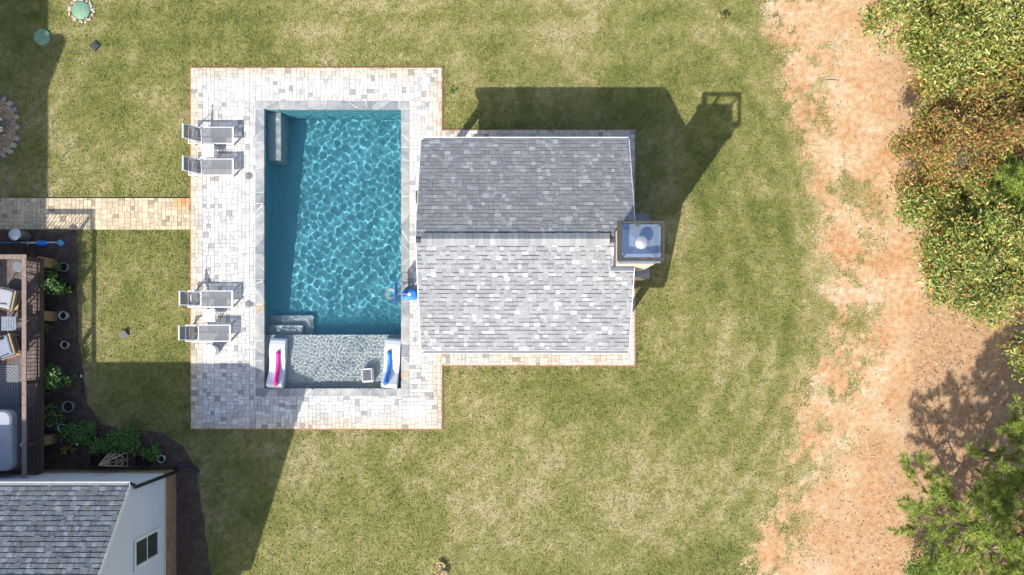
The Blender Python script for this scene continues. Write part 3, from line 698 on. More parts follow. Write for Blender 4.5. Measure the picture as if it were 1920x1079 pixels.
# ------------------------------------------------------------------ house wing
mat('siding', (.60, .62, .66), .55, .04, 3., bmp=.05)
mat('cream_trim', (.62, .57, .42), .5, .05)
mat('gutter_black', (.022, .022, .026), .4, .2)
m, nt, b = newmat('brick')
tcn = node(nt, 'ShaderNodeNewGeometry'); sp_ = node(nt, 'ShaderNodeSeparateXYZ', {0: tcn.outputs['Position']})
cv = node(nt, 'ShaderNodeCombineXYZ', {0: mth(nt, 'ADD', sp_.outputs[0], sp_.outputs[1]), 1: sp_.outputs[2], 2: 0.})
bk = node(nt, 'ShaderNodeTexBrick', {'Vector': cv.outputs[0], 'Scale': 1., 'Color1': (.36, .19, .085, 1), 'Color2': (.24, .125, .06, 1), 'Mortar': (.38, .31, .23, 1), 'Mortar Size': .008, 'Brick Width': .22, 'Row Height': .075})
nt.links.new(mix(nt, .7, bk.outputs[0], ramp(nt, noise(nt, 5.), [(.3, (.55, .5, .5)), (.7, (1.2, 1.1, 1.))]), 'MULTIPLY'), b.inputs['Base Color']); b.inputs['Roughness'].default_value = .9
bump(nt, b, bk.outputs[1], -.5, .01)
WXE, WYN, WYS = -12.12, -4.56, -11.64; ZB, ZE, ZR = 1.02, 3.84, 6.9; EY = -4.44; RYH = -8.1; RX = -11.97; WXW = -21.0
PH = (ZR - ZE) / (EY - RYH)
ho = empty('house_wing', (0, 0, 0)); tag(ho, 'house wing with grey siding, brick base and shingled gable roof', 'house')
br = MB().box(WXW, WYS - .03, -.1, WXE + .03, WYN + .03, ZB).build('brick_base', 'brick', ho)
MB().box(WXW, WYN + .031, ZB - .05, WXE + .06, WYN + .06, ZB + .03).box(WXE + .031, WYS - .06, ZB - .05, WXE + .06, WYN + .06, ZB + .03).build('water_table', 'cream_trim', ho)
core = MB()
core.add([(WXE - .02, WYS, ZB), (WXE - .02, WYN, ZB), (WXE - .02, WYN, ZE), (WXE - .02, RYH, ZR - .14), (WXE - .02, WYS, ZE),
          (WXW, WYS, ZB), (WXW, WYN - .02, ZB), (WXW, WYN - .02, ZE), (WXW, RYH, ZR - .14), (WXW, WYS, ZE)],
         [(0, 1, 2, 3, 4), (9, 8, 7, 6, 5), (1, 6, 7, 2), (0, 4, 9, 5)])
wl = core.build('wall', 'siding', ho)
# lap siding boards: east gable and the side facing the deck
ex = .155; z = ZB + .03; WIN = (-7.20, -6.37, 1.46, 3.14)
while z < ZR - .35:
    z1 = min(z + ex, ZR - .2)
    yt = WYN if z1 < ZE else EY - (z1 - ZE) / PH - .22; yb_ = WYS if z1 < ZE else 2 * RYH - yt
    segs = [(yb_, yt)]
    if z1 > WIN[2] - .08 and z < WIN[3] + .08: segs = [(yb_, WIN[0] - .085), (WIN[1] + .085, yt)]
    for ya, yc in segs:
        MB().add([(WXE - .012, ya, z), (WXE + .026, ya, z), (WXE + .002, ya, z1), (WXE - .012, ya, z1), (WXE - .012, yc, z), (WXE + .026, yc, z), (WXE + .002, yc, z1), (WXE - .012, yc, z1)],
                 [(0, 1, 2, 3), (7, 6, 5, 4), (1, 5, 6, 2), (0, 4, 5, 1), (3, 2, 6, 7)]).build('siding_board', 'siding', wl)
    if z1 < ZE:
        MB().add([(WXW, WYN - .012, z), (WXW, WYN + .026, z), (WXW, WYN + .002, z1), (WXW, WYN - .012, z1), (WXE - .015, WYN - .012, z), (WXE - .015, WYN + .026, z), (WXE - .015, WYN + .002, z1), (WXE - .015, WYN - .012, z1)],
                 [(3, 2, 1, 0), (4, 5, 6, 7), (2, 6, 5, 1), (1, 5, 4, 0), (7, 6, 2, 3)]).build('siding_board', 'siding', wl)
    z += ex
MB().box(WXE - .06, WYN - .06, ZB + .03, WXE + .034, WYN + .034, ZE - .05).build('corner_board', 'siding', ho)
# window: two sashes
m, nt, b = newmat('window_glass'); b.inputs['Base Color'].default_value = (.035, .05, .05, 1); b.inputs['Roughness'].default_value = .06; b.inputs['Specular IOR Level'].default_value = .6
nt.links.new(ramp(nt, noise(nt, 3.), [(.3, (.03, .042, .042)), (.7, (.06, .075, .07))]), b.inputs['Base Color'])
wn = MB(); fx0, fx1 = WXE - .01, WXE + .045
for a in ((WIN[0] - .08, WIN[1] + .08, WIN[2] - .08, WIN[2]), (WIN[0] - .08, WIN[1] + .08, WIN[3], WIN[3] + .08), (WIN[0] - .08, WIN[0], WIN[2], WIN[3]), (WIN[1], WIN[1] + .08, WIN[2], WIN[3])): wn.box(fx0, a[0], a[2], fx1, a[1], a[3])
wn = wn.build('window', 'white_trim', ho)
zm = (WIN[2] + WIN[3]) / 2
for za, zb, off in ((WIN[2], zm, .012), (zm + .001, WIN[3], .026)):
    s_ = MB(); t = .035
    s_.box(fx0, WIN[0], za, WXE + off, WIN[1], za + t).box(fx0, WIN[0], zb - t, WXE + off, WIN[1], zb).box(fx0, WIN[0], za + t, WXE + off, WIN[0] + t, zb - t).box(fx0, WIN[1] - t, za + t, WXE + off, WIN[1], zb - t)
    s_.build('sash', 'white_trim', wn); MB().box(fx0 - .01, WIN[0] + t, za + t, WXE + off - .012, WIN[1] - t, zb - t).build('pane', 'window_glass', wn)
hr = slab('roof', WXW - 2, RX, EY, ZE, RYH, ZR, .1, 'underlay', ho); slab('roof_deck', WXW - 2, RX, 2 * RYH - EY, ZE, RYH + .001, ZR, .1, 'underlay', hr)
slope(hr, -19.2, RX, EY, ZE, RYH, ZR, 'old_shingle', 300, expo=.17, visible=lambda c, e_, u: c[1] > -15.7 and c[0] * e_ < 2.6, short=.9, dash=.04)
slope(hr, -19.2, RX, 2 * RYH - EY, ZE, RYH, ZR, 'old_shingle', 0, expo=.17)
for ye in (EY, 2 * RYH - EY): MB().beam((RX + .012, ye, ZE - .06), (RX + .012, RYH, ZR - .06), .02, .14).build('rake_board', 'white_trim', ho)
gt = MB(); y0, y1 = EY + .004, EY + .12
gt.box(WXW, y0, ZE - .14, RX, y1, ZE - .13).box(WXW, y1 - .018, ZE - .13, RX, y1, ZE + .0).box(WXW, y0, ZE - .13, RX, y0 + .012, ZE - .02).box(RX - .012, y0 + .012, ZE - .13, RX, y1 - .018, ZE)
gt.build('gutter', 'white_trim', ho)
MB().box(WXW, EY - .12, ZE - .13, RX - .02, EY + .002, ZE - .11).build('soffit', 'white_trim', ho)
dsx, dsy = WXE + .10, WYN - .02
MB().tube([(RX - .03, EY + .06, ZE - .06), (RX + .02, EY - .02, ZE - .25), (dsx, dsy, ZE - .5), (dsx, dsy, .3), (dsx + .02, dsy + .03, .12)], .055, 8).build('downspout', 'gutter_black', ho)
dp = MB().tube([(*P(328, 880), .11), (*P(336, 873), .09), (*P(348, 871), .08), (*P(358, 873), .08), (*P(367, 876), .08), (*P(371, 882), .08), (*P(373, 887), .07)], .06, 10).build('drain_pipe', 'gutter_black', None, True)
tag(dp, 'black corrugated drain pipe running off from the house corner', 'drain pipe')

# main house, mostly outside the picture: its roof throws the shade on the lawn and path
mh = empty('main_house', (0, 0, 0)); tag(mh, 'two storey main house whose shadow covers the lawn by the path', 'house')
EX = -20.72; HZ = 6.0
MB().box(-31, -11.6, -.1, EX - .35, 13.5, HZ - .1).build('wall', 'siding', mh)
mr = MB().add([(EX, -12, HZ), (EX, 14, HZ), (-26, 14, HZ + 2.6), (-26, -12, HZ + 2.6), (-31.5, -12, HZ), (-31.5, 14, HZ), (EX, -12, HZ - .12), (EX, 14, HZ - .12), (-31.5, -12, HZ - .12), (-31.5, 14, HZ - .12)],
              [(0, 1, 2, 3), (3, 2, 5, 4), (0, 3, 4), (1, 5, 2), (0, 6, 7, 1), (4, 5, 9, 8), (6, 8, 9, 7), (0, 4, 8, 6), (1, 7, 9, 5)]).build('roof', 'old_shingle_island', mh)
dy = 4.27
MB().add([(EX, dy - .95, HZ - .12), (EX, dy + .75, HZ - .12), (EX, dy + .42, HZ + .8), (EX, dy - .05, HZ + 1.0), (EX - 3, dy - .95, HZ - .12), (EX - 3, dy + .75, HZ - .12), (EX - 3, dy + .42, HZ + .8), (EX - 3, dy - .05, HZ + 1.0)],
         [(0, 1, 2, 3), (7, 6, 5, 4), (1, 5, 6, 2), (2, 6, 7, 3), (3, 7, 4, 0), (0, 4, 5, 1)]).build('dormer', 'siding', mr)

# ------------------------------------------------------------------ mulch bed
m, nt, b = newmat('mulch')
nt.links.new(ramp(nt, mth(nt, 'ADD', mth(nt, 'MULTIPLY', noise(nt, 42., 5), .6), mth(nt, 'MULTIPLY', noise(nt, 3., 3), .4)), [(.3, (.04, .028, .022)), (.5, (.105, .073, .058)), (.65, (.17, .125, .10)), (.8, (.26, .2, .165))]), b.inputs['Base Color']); b.inputs['Roughness'].default_value = .95
b.inputs['Specular IOR Level'].default_value = .1; bump(nt, b, noise(nt, 42., 4), 1., .03)
matr('mulch_chip', [(0., (.03, .018, .013)), (.3, (.075, .045, .032)), (.6, (.12, .08, .06)), (.85, (.20, .14, .105))], 'island', .95, .2, 20.)
bb_ = MB().prism(BED[::-1] if False else BED, -.05, .03)
bed = bb_.build('mulch_bed', 'mulch'); tag(bed, 'brown mulch bed around the deck and house', kind='structure')
def scatter_quads(n, pos, size, asp, tilt, z, seed, curl=0.):
    """n little leaf-like quads (two triangles folded on the midrib) at pos (n,3)"""
    r = np.random.default_rng(seed); a = r.uniform(0, 2 * math.pi, n); s = size * r.uniform(.6, 1.35, n)
    u = np.stack([np.cos(a), np.sin(a), r.normal(0, tilt, n)], -1); u /= np.linalg.norm(u, axis=1)[:, None]
    t = r.normal(0, 1, (n, 3)); t[:, 2] *= .35; v = np.cross(np.stack([r.normal(0, tilt, n), r.normal(0, tilt, n), np.ones(n)], -1), u); v /= np.linalg.norm(v, axis=1)[:, None]
    nn = np.cross(u, v)
    p = pos; hw = (s * asp / 2)[:, None]; hl = (s / 2)[:, None]; lift = nn * (s * (.12 if tilt > .2 else .03))[:, None]
    A = p - u * hl; B = p + u * hl; Cc = p + v * hw + lift; D = p - v * hw + lift
    vv = np.stack([A, D, B, Cc], 1).reshape(-1, 3); k = np.arange(n)[:, None] * 4
    return vv, np.concatenate([k + [0, 1, 2], k + [0, 2, 3]], 1).reshape(-1, 3)
n = 14000; x = rng.uniform(-18.5, -10.6, n); y = rng.uniform(-9, 4.2, n); kk = inpoly(x, y, BED) & ~((x < WXE) & (y < WYN)); x, y = x[kk], y[kk]; n = len(x)
vv, tt = scatter_quads(n, np.stack([x, y, np.full(n, .036) + rng.uniform(0, .012, n)], -1), .05, .4, .35, 0, 71)
o = link('mulch_chips', npmesh('mulch_chips', vv, tt, 'mulch_chip')); tag(o, 'loose wood chips on the mulch bed', 'mulch', kind='stuff')

# ------------------------------------------------------------------ deck with railing
mat('deck_board', (.125, .095, .090), .75, .35, 6., bmp=.3); mat('rail_wood', (.215, .158, .135), .8, .3, 9., bmp=.4); mat('dark_wood', (.075, .05, .042), .8, .3, 9., bmp=.3); mat('new_wood', (.28, .175, .075), .8, .3, 12., bmp=.4)
DZ = 1.15; DXE, DYN, DYS = -16.38, 2.93, -4.50
dk = empty('deck', (0, 0, 0)); tag(dk, 'raised dark wooden deck with slatted railing beside the house', 'deck')
xx = DXE
while xx > -20.9:
    MB().box(xx - .138, DYS, DZ - .03, xx, DYN, DZ + random.uniform(-.002, .002), .003).build('plank', 'deck_board', dk); xx -= .145
MB().box(DXE + .002, DYS, DZ - .24, DXE + .045, DYN, DZ - .005).build('rim_joist', 'dark_wood', dk); MB().box(-20.9, DYN + .002, DZ - .24, DXE + .045, DYN + .045, DZ - .005).build('rim_joist', 'dark_wood', dk)
RZ = 2.0
rl = MB().box(DXE - .08, DYS, RZ - .035, DXE + .07, DYN + .07, RZ).build('top_rail', 'rail_wood', dk, bevel=.006); MB().box(-20.9, DYN - .08, RZ - .035, DXE - .082, DYN + .07, RZ).build('top_rail', 'rail_wood', dk, bevel=.006)
MB().box(DXE - .02, DYS, RZ - .125, DXE + .02, DYN, RZ - .036).build('sub_rail', 'dark_wood', dk); MB().box(DXE - .02, DYS, DZ + .07, DXE + .02, DYN, DZ + .16).build('bottom_rail', 'dark_wood', dk)
MB().box(-20.9, DYN - .02, RZ - .125, DXE - .03, DYN + .02, RZ - .036).build('sub_rail', 'dark_wood', dk); MB().box(-20.9, DYN - .02, DZ + .07, DXE - .03, DYN + .02, DZ + .16).build('bottom_rail', 'dark_wood', dk)
bal = MB().box(-.010, -.010, DZ + .03, .010, .010, RZ - .04).mesh('baluster', 'dark_wood')
yy = DYS + .08
while yy < DYN - .05: o = link('baluster', bal, dk); o.location = (DXE + .04, yy, 0); yy += .135
xx = DXE - .1
while xx > -20.8: o = link('baluster', bal, dk); o.location = (xx, DYN + .04, 0); xx -= .135
for yy in (2.86, .98, -1.30, -3.4):
    MB().box(DXE - .07, yy - .06, DZ + .005, DXE + .018, yy + .06, RZ - .037).build('rail_post', 'dark_wood', dk)
    MB().box(DXE - .10, yy - .17, -.05, DXE + .00, yy + .17, DZ - .035).build('support_post', 'new_wood', dk)
mat('rug', (.15, .155, .175), .95, .1, 30.)
m, nt, b = newmat('rug_weave'); geo = node(nt, 'ShaderNodeNewGeometry'); vo = node(nt, 'ShaderNodeVectorMath', {0: geo.outputs['Position'], 1: (-17.65, -1.55, 0)}, operation='SUBTRACT')
s3 = node(nt, 'ShaderNodeSeparateXYZ', {0: vo.outputs[0]}); ax = mth(nt, 'ABSOLUTE', s3.outputs[0]); ay = mth(nt, 'ABSOLUTE', s3.outputs[1])
d8 = mth(nt, 'MAXIMUM', mth(nt, 'MAXIMUM', ax, ay), mth(nt, 'MULTIPLY', mth(nt, 'ADD', ax, ay), .707))
wv_ = mth(nt, 'MULTIPLY_ADD', mth(nt, 'SINE', mth(nt, 'MULTIPLY', d8, 75.)), .5, .5)
nt.links.new(ramp(nt, wv_, [(.2, (.085, .09, .105)), (.8, (.21, .215, .235))]), b.inputs['Base Color']); b.inputs['Roughness'].default_value = .95
rg = rect(-120, 684, 36, 768, DZ); ru = MB().box(rg[0], rg[1], DZ + .003, rg[2], rg[3], DZ + .014).build('rug', 'rug_weave'); tag(ru, 'dark grey woven rug with octagon pattern on the deck', 'rug')
# patio chairs on the deck
mat('cushion', (.32, .33, .36), .9, .07, 4.); mat('chair_frame', (.36, .25, .13), .6, .2); mat('cushion_blue', (.22, .25, .32), .9, .08, 4.)
def armchair(px, py, ang, label, cm):
    q = P(px, py, DZ + .5); r_ = empty('armchair', (q[0], q[1], DZ), ang); tag(r_, label, 'armchair', 'armchairs on the deck')
    MB().box(-.36, -.36, .22, .36, .36, .27).build('seat_frame', 'chair_frame', r_)
    MB().box(-.34, -.31, .272, .27, .31, .42).build('seat_cushion', cm, r_, bevel=.05)
    MB().add([(.22, -.31, .40), (.36, -.31, .40), (.46, -.31, .86), (.34, -.31, .88), (.22, .31, .40), (.36, .31, .40), (.46, .31, .86), (.34, .31, .88)], [(0, 1, 2, 3), (7, 6, 5, 4), (0, 3, 7, 4), (1, 5, 6, 2), (3, 2, 6, 7), (0, 4, 5, 1)]).build('back_cushion', cm, r_, bevel=.04)
    MB().beam((.40, -.33, .25), (.52, -.33, .84), .04, .05).beam((.40, .33, .25), (.52, .33, .84), .04, .05).beam((.515, -.35, .82), (.515, .35, .82), .05, .06).build('back_frame', 'chair_frame', r_)
    for s in (-1, 1):
        MB().tube([(-.34, s * .35, .27), (-.34, s * .37, .56), (-.1, s * .37, .60), (.40, s * .36, .58)], .02, 8).build('armrest', 'black_plastic', r_)
        for sx in (-.33, .36): MB().beam((sx, s * .33, .22), (sx, s * .34, .016), .045, .045).build('leg', 'chair_frame', r_)
armchair(9, 560, R(-12), 'wood framed armchair with pale grey cushions beside the slatted railing', 'cushion')
armchair(6, 652, R(16), 'wood framed armchair with slate blue cushions between side table and rug', 'cushion_blue')
q = P(16.5, 607, DZ + .45); tb = empty('slatted_table', (q[0], q[1], DZ)); tag(tb, 'small weathered slatted table between the deck armchairs', 'side table')
mat('grey_slat', (.20, .235, .28), .7, .3, 8.)
for i in range(6): MB().box(-.25 + i * .085, -.24, .43, -.25 + i * .085 + .073, .24, .455).build('slat', 'grey_slat', tb)
MB().box(-.24, -.2, .395, .24, -.15, .428).box(-.24, .15, .395, .24, .2, .428).build('apron', 'grey_slat', tb)
for sx in (-.21, .21):
    for sy in (-.19, .19): MB().box(sx - .022, sy - .022, 0, sx + .022, sy + .022, .393).build('leg', 'grey_slat', tb)
q = P(34, 500, DZ + .45); st_ = empty('round_stool', (q[0], q[1], DZ)); tag(st_, 'round grey stool in the corner of the deck railing', 'stool')
MB().lathe([(.17, .40), (.19, .415), (.19, .45), (.17, .465)], n=28).build('seat', 'lid_grey', st_)
for i in range(3): a = i * 2.09; MB().beam((.1 * math.cos(a), .1 * math.sin(a), .40), (.16 * math.cos(a), .16 * math.sin(a), 0), .025, .025).build('leg', 'dark_metal', st_)
mat('cover_cloth', (.33, .345, .40), .8, .08, 3., bmp=.3); mat('cover_dark', (.10, .105, .125), .85, .15, 4., bmp=.3)
ra = rect(-70, 770, 20, 884, DZ + 1.0); gc = empty('covered_grill', ((ra[0] + ra[2]) / 2, (ra[1] + ra[3]) / 2, DZ)); tag(gc, 'large grill under a grey fitted cover at the house end of the deck', 'grill')
hx, hy = (ra[2] - ra[0]) / 2, (ra[3] - ra[1]) / 2
def rr_poly(hx, hy, r, n=6):
    return [(sx * (hx - r) + r * math.cos(a0 + i / n * math.pi / 2), sy * (hy - r) + r * math.sin(a0 + i / n * math.pi / 2)) for sx, sy, a0 in ((1, 1, 0), (-1, 1, math.pi / 2), (-1, -1, math.pi), (1, -1, 1.5 * math.pi)) for i in range(n + 1)]
MB().prism(rr_poly(hx, hy, .24), .62, 1.0, .05).build('cover_top', 'cover_cloth', gc)
MB().prism(rr_poly(hx + .06, hy + .04, .26), .02, .64, .02).build('cover_skirt', 'cover_dark', gc)
for ly in (-.25,): MB().box(hx + .055, ly, .50, hx + .075, ly + .12, .58).build('tag', 'white_top', gc)

# ------------------------------------------------------------------ plants
G1 = [(0., (.05, .13, .02)), (.4, (.09, .21, .035)), (.8, (.16, .30, .055)), (1., (.28, .38, .12))]
matleaf('leaf_bright', G1); matleaf('leaf_yellow', [(0., (.16, .17, .03)), (.5, (.32, .29, .06)), (1., (.45, .38, .12))])
matleaf('leaf_straw', [(0., (.40, .29, .13)), (.5, (.58, .45, .24)), (1., (.70, .60, .38))]); mat('stem', (.12, .10, .05), .8)
mat('pot_grey', (.16, .165, .175), .7, .1); mat('pot_pale', (.42, .43, .42), .6, .1); mat('soil', (.02, .015, .012), .95)
def leaf_plant(name, px, py, h, r, n, label, leaf='leaf_bright', size=.10, z0=.03, hmid=None, group=None, seed=0, squash=1., cat='plant'):
    q = P(px, py, hmid if hmid is not None else h * .6); r_ = empty(name, (q[0], q[1], z0)); tag(r_, label, cat, group)
    rs = np.random.default_rng(seed + int(px)); st_m = MB(); cl_ = []
    for i in range(max(5, int(r * 22))):
        a = rs.uniform(0, 6.28); rad = r * math.sqrt(rs.uniform(0, 1)) * .8; top = (rad * math.cos(a), rad * math.sin(a) * squash, h * rs.uniform(.45, 1.) * (1 - .35 * (rad / r) ** 2)); cl_.append(top)
        st_m.tube([(rs.normal(0, .02), rs.normal(0, .02), 0), (top[0] * .4, top[1] * .4, top[2] * .6), top], [.009, .006, .003], 5)
    st_m.build('stems', 'stem', r_)
    cl_ = np.array(cl_); c = cl_[rs.integers(0, len(cl_), n)] + rs.normal(0, 1, (n, 3)) * np.array([r * .20, r * .20, h * .10]); c[:, 2] = np.clip(c[:, 2], .06, None)
    vv, tt = scatter_quads(n, c, size, .55, .45, 0, seed + 3); lo = link('leaves', npmesh('leaves', vv, tt, leaf), r_)
    return r_
def pot(px, py, r, h, label, m='pot_pale', fill='soil', name='plant_pot', group=None):
    q = P(px, py, h); r_ = empty(name, (q[0], q[1], .03)); tag(r_, label, 'plant pot', group)
    MB().lathe([(r * .72, 0), (r * .95, h * .85), (r, h * .9), (r, h), (r * .84, h), (r * .80, h * .72)], n=26).build('pot', m, r_, True)
    MB().lathe([(r * .79, h * .6), (r * .79, h * .74)], n=20).build('soil', fill, r_); return r_
leaf_plant('potted_shrub', 97, 536, 1.0, .48, 900, 'bright green leafy shrub by the deck support next to the stool', size=.10, seed=1)
leaf_plant('potted_shrub', 100, 712, 1.0, .50, 1000, 'bright green broad leaved shrub below the dark deck rail beside the rug', size=.11, seed=2)
leaf_plant('rose_bush', 92, 780, 1.1, .55, 330, 'thin straggly rose with few leaves leaning out of the grey pot', size=.07, seed=3)
leaf_plant('small_plant', 88, 612, .7, .22, 120, 'small pale flowering plant at the foot of the deck post', leaf='leaf_yellow', size=.05, seed=4)
labs = ['dense green perennial clump beside the white rimmed pot', 'long low green perennial spilling over the mulch edge', 'green perennial between the yellow plant and the obelisk', 'small green perennial directly behind the dark square planter', 'widest green perennial behind the wooden obelisk', 'green perennial trailing beside the pale pot by the downspout']
for (px, py, r, n), lb in zip([(136, 812, .42, 700), (163, 802, .38, 550), (152, 822, .40, 600), (182, 838, .34, 420), (238, 826, .58, 1200), (284, 846, .38, 650)], labs):
    leaf_plant('perennial', px, py, .45, r, n, lb, size=.09, group='green perennials in the mulch bed', seed=int(px), squash=.8)
leaf_plant('perennial', 204, 830, .42, .42, 650, 'green perennial nestling against the widest perennial clump', size=.09, group='green perennials in the mulch bed', seed=204, squash=.75)
leaf_plant('yellow_plant', 127, 842, .35, .24, 130, 'yellow leaved plant beside the small blue figurine', leaf='leaf_yellow', size=.09, seed=9)
pot(118, 592, .155, .30, 'pale rimmed empty pot near the middle deck support'); pot(121, 647, .145, .22, 'pale ring shaped empty pot alone on the mulch')
pot(116, 803, .15, .28, 'white rimmed pot at the end of the perennial clumps'); pot(302, 861, .14, .26, 'pale round pot by the downspout corner')
pot(127, 763, .21, .36, 'wide dark grey pot holding the rose bush', 'pot_grey'); pot(119, 501, .17, .30, 'grey pot with small green plant next to the corner deck support', 'pot_grey')
leaf_plant('pot_plant', 113, 500, .30, .16, 140, 'small green plant growing in the corner grey pot', size=.06, z0=.2, seed=12)
pot(123, 537, .20, .34, 'black nursery pot under the bright shrub', 'black_plastic')
def square_planter(px, py, label):
    q = P(px, py, .3); r_ = empty('square_planter', (q[0], q[1], .03)); tag(r_, label, 'planter', 'black square planters')
    w_, t = .19, .022
    for a in ((-w_, -w_, w_, -w_ + t), (-w_, w_ - t, w_, w_), (-w_, -w_ + t, -w_ + t, w_ - t), (w_ - t, -w_ + t, w_, w_ - t)): MB().box(a[0], a[1], 0, a[2], a[3], .32).build('side', 'black_plastic', r_)
    MB().box(-w_ + t, -w_ + t, .02, w_ - t, w_ - t, .20).build('soil', 'soil', r_)
square_planter(180, 864, 'black square planter between the yellow plant and the wooden obelisk'); square_planter(264, 864, 'black square planter between the wooden obelisk and the pale pot')
mat('teak', (.40, .31, .22), .75, .2, 9.)
q0 = P(228, 860); ob = empty('garden_obelisk', (q0[0], q0[1], .03)); tag(ob, 'pale wooden lattice obelisk standing between two square planters', 'obelisk')
hb = .36; hz = 1.52; cs = [(-hb, -.29), (hb, -.29), (hb, .29), (-hb, .29)]
for c in cs: MB().beam((c[0], c[1], 0), (c[0] * .04, c[1] * .04, hz), .032, .032).build('corner_stake', 'teak', ob)
for c, d in zip(cs, cs[1:] + cs[:1]):
    for t in (.12, .30, .5, .7): f_ = 1 - t * .96; MB().beam((c[0] * f_, c[1] * f_, t * hz), (d[0] * f_, d[1] * f_, t * hz), .022, .022).build('rung', 'teak', ob)
    mdx, mdy = (c[0] + d[0]) / 2, (c[1] + d[1]) / 2
    MB().beam((mdx, mdy, .05), (mdx * .06, mdy * .06, hz * .96), .02, .02).build('lath', 'teak', ob)
    for sgn in (c, d):
        for t in (.1, .28): MB().beam((mdx * (1 - t), mdy * (1 - t), t * hz), ((sgn[0] * .8 + mdx * .2) * (1 - t - .24), (sgn[1] * .8 + mdy * .2) * (1 - t - .24), (t + .25) * hz), .018, .018).build('lath', 'teak', ob)
q = P(148, 833, .1); fg = empty('figurine', (q[0], q[1], .03)); tag(fg, 'little blue garden figurine with white head in the mulch', 'figurine')
MB().lathe([(.05, 0), (.07, .06), (.055, .15), (.03, .19)], n=16).build('body', 'hoop_blue', fg, True); MB().lathe([(.02, .18), (.045, .21), (.045, .25), (.015, .28)], (.015, .01, 0), 16).build('head', 'white_top', fg, True)
# galvanised bin and the pool pole by the path
q = P(28, 440, .75); bn = empty('metal_bin', (q[0], q[1], .03)); tag(bn, 'tall grey galvanised bin on the mulch by the path', 'bin')
MB().lathe([(.18, 0), (.205, .70), (.215, .71), (.215, .735)], n=28).build('drum', 'pot_grey', bn, True); MB().lathe([(.218, .736), (.218, .75), (.15, .768), (.02, .775)], n=28).build('lid', 'galvanised', bn, True)
mat('pole_blue', (.05, .22, .42), .35, .1, bmp=0); mat('net_blue', (.10, .38, .55), .5, .15)
pl_ = empty('pool_pole', (*P(123, 456), .03)); tag(pl_, 'blue telescopic pool pole with cleaner head lying on the mulch', 'pool pole')
s_ = 1 / SPX
MB().tube([(-4.5, -.02, .07), (-78 * s_, 0, .08)], .022, 10).build('pole', 'pole_blue', pl_, True); MB().tube([(-80 * s_, 0, .08), (-48 * s_, -.01, .08)], .03, 10).build('clamp', 'white_metal', pl_, True)
MB().tube([(-68 * s_, -.09, .08), (-66 * s_, .08, .09)], .015, 8).build('lever', 'white_metal', pl_)
MB().prism([(-50 * s_, -.08), (-44 * s_, -.12), (-36 * s_, -.12), (-32 * s_, -.08), (-34 * s_, .06), (-48 * s_, .07)], .01, .17, .03).build('head', 'hoop_blue', pl_)
MB().tube([(-33 * s_, 0, .08), (-16 * s_, .015, .07)], .02, 8).build('hose', 'white_metal', pl_)
MB().prism([(-18 * s_, 0), (-6 * s_, -.13), (-1 * s_, -.05), (0, .0), (-4 * s_, .06), (-7 * s_, .12)], .02, .08, .015).build('tail_fin', 'net_blue', pl_)

# ------------------------------------------------------------------ small things on the lawn
mat('lid_green', (.17, .30, .19), .6, .12, 5.); mat('lid_green_dark', (.17, .28, .17), .6, .12, 5.)
matr('pebble', [(0., (.42, .33, .25)), (.3, (.52, .46, .40)), (.6, (.33, .25, .19)), (.8, (.60, .56, .50))], 'island', .8, .15, 20.)
def septic(px, py, r, label, m, stones):
    q = P(px, py); r_ = empty('tank_lid', (q[0], q[1], 0)); tag(r_, label, 'tank lid')
    MB().lathe([(r, -.05), (r, .05), (r * .94, .065), (r * .3, .085), (.02, .088)], n=36).build('cover', m, r_, True)
    MB().lathe([(.03, .08), (.03, .097), (.02, .10)], n=12).build('knob', m, r_)
    for i in range(6):
        a = i * math.pi / 3; MB().lathe([(.014, .05), (.014, .068)], (r * .93 * math.cos(a), r * .93 * math.sin(a), 0), 8).build('bolt', 'dark_metal', r_)
    if stones:
        for i in range(90):
            a = rng.uniform(0, 6.28); rd = r + rng.uniform(.03, .14); s = rng.uniform(.025, .05)
            MB().lathe([(s * .5, 0), (s, s * .35), (s * .8, s * .8), (s * .2, s)], (rd * math.cos(a), rd * math.sin(a), .0), 6).build('pebble', 'pebble_object', r_)
    return r_
matr('pebble_object', [(0., (.42, .33, .25)), (.3, (.52, .46, .40)), (.6, (.33, .25, .19)), (.8, (.60, .56, .50))], 'object', .8, .15, 20.)
septic(153, 20, .33, 'round green tank lid ringed with pale pebbles in the sun', 'lid_green', True); septic(80, 70.5, .30, 'round green tank lid in the shade without pebbles', 'lid_green_dark', False)
q = P(179, 87); dg = empty('drain_grate', (q[0], q[1], 0), R(45)); tag(dg, 'small black square drain grate standing on the lawn by the tank lids', 'drain grate')
MB().box(-.13, -.13, -.03, .13, .13, .05).build('box', 'black_plastic', dg)
for i in range(5): MB().box(-.12, -.11 + i * .05, .051, .12, -.09 + i * .05, .06).build('bar', 'lid_dark', dg)
q = P(234, 628); sl = empty('solar_spotlight', (q[0], q[1], 0), R(28)); tag(sl, 'small black solar spotlight with striped panel on the lawn', 'solar light')
MB().add([(-.13, -.11, .07), (.13, -.11, .07), (.13, .11, .17), (-.13, .11, .17), (-.13, -.11, .05), (.13, -.11, .05), (.13, .11, .15), (-.13, .11, .15)], [(0, 1, 2, 3), (7, 6, 5, 4), (0, 4, 5, 1), (1, 5, 6, 2), (2, 6, 7, 3), (3, 7, 4, 0)]).build('panel', 'lid_dark', sl)
for i in range(4): MB().add([(-.11 + i * .062, -.10, .0765), (-.075 + i * .062, -.10, .0765), (-.075 + i * .062, .10, .1675), (-.11 + i * .062, .10, .1675)], [(0, 1, 2, 3)]).build('cell', 'chair_frame' if False else 'bronze', sl)
MB().tube([(0, 0, .1), (0, .03, -.03)], .02, 8).build('stake', 'black_plastic', sl)
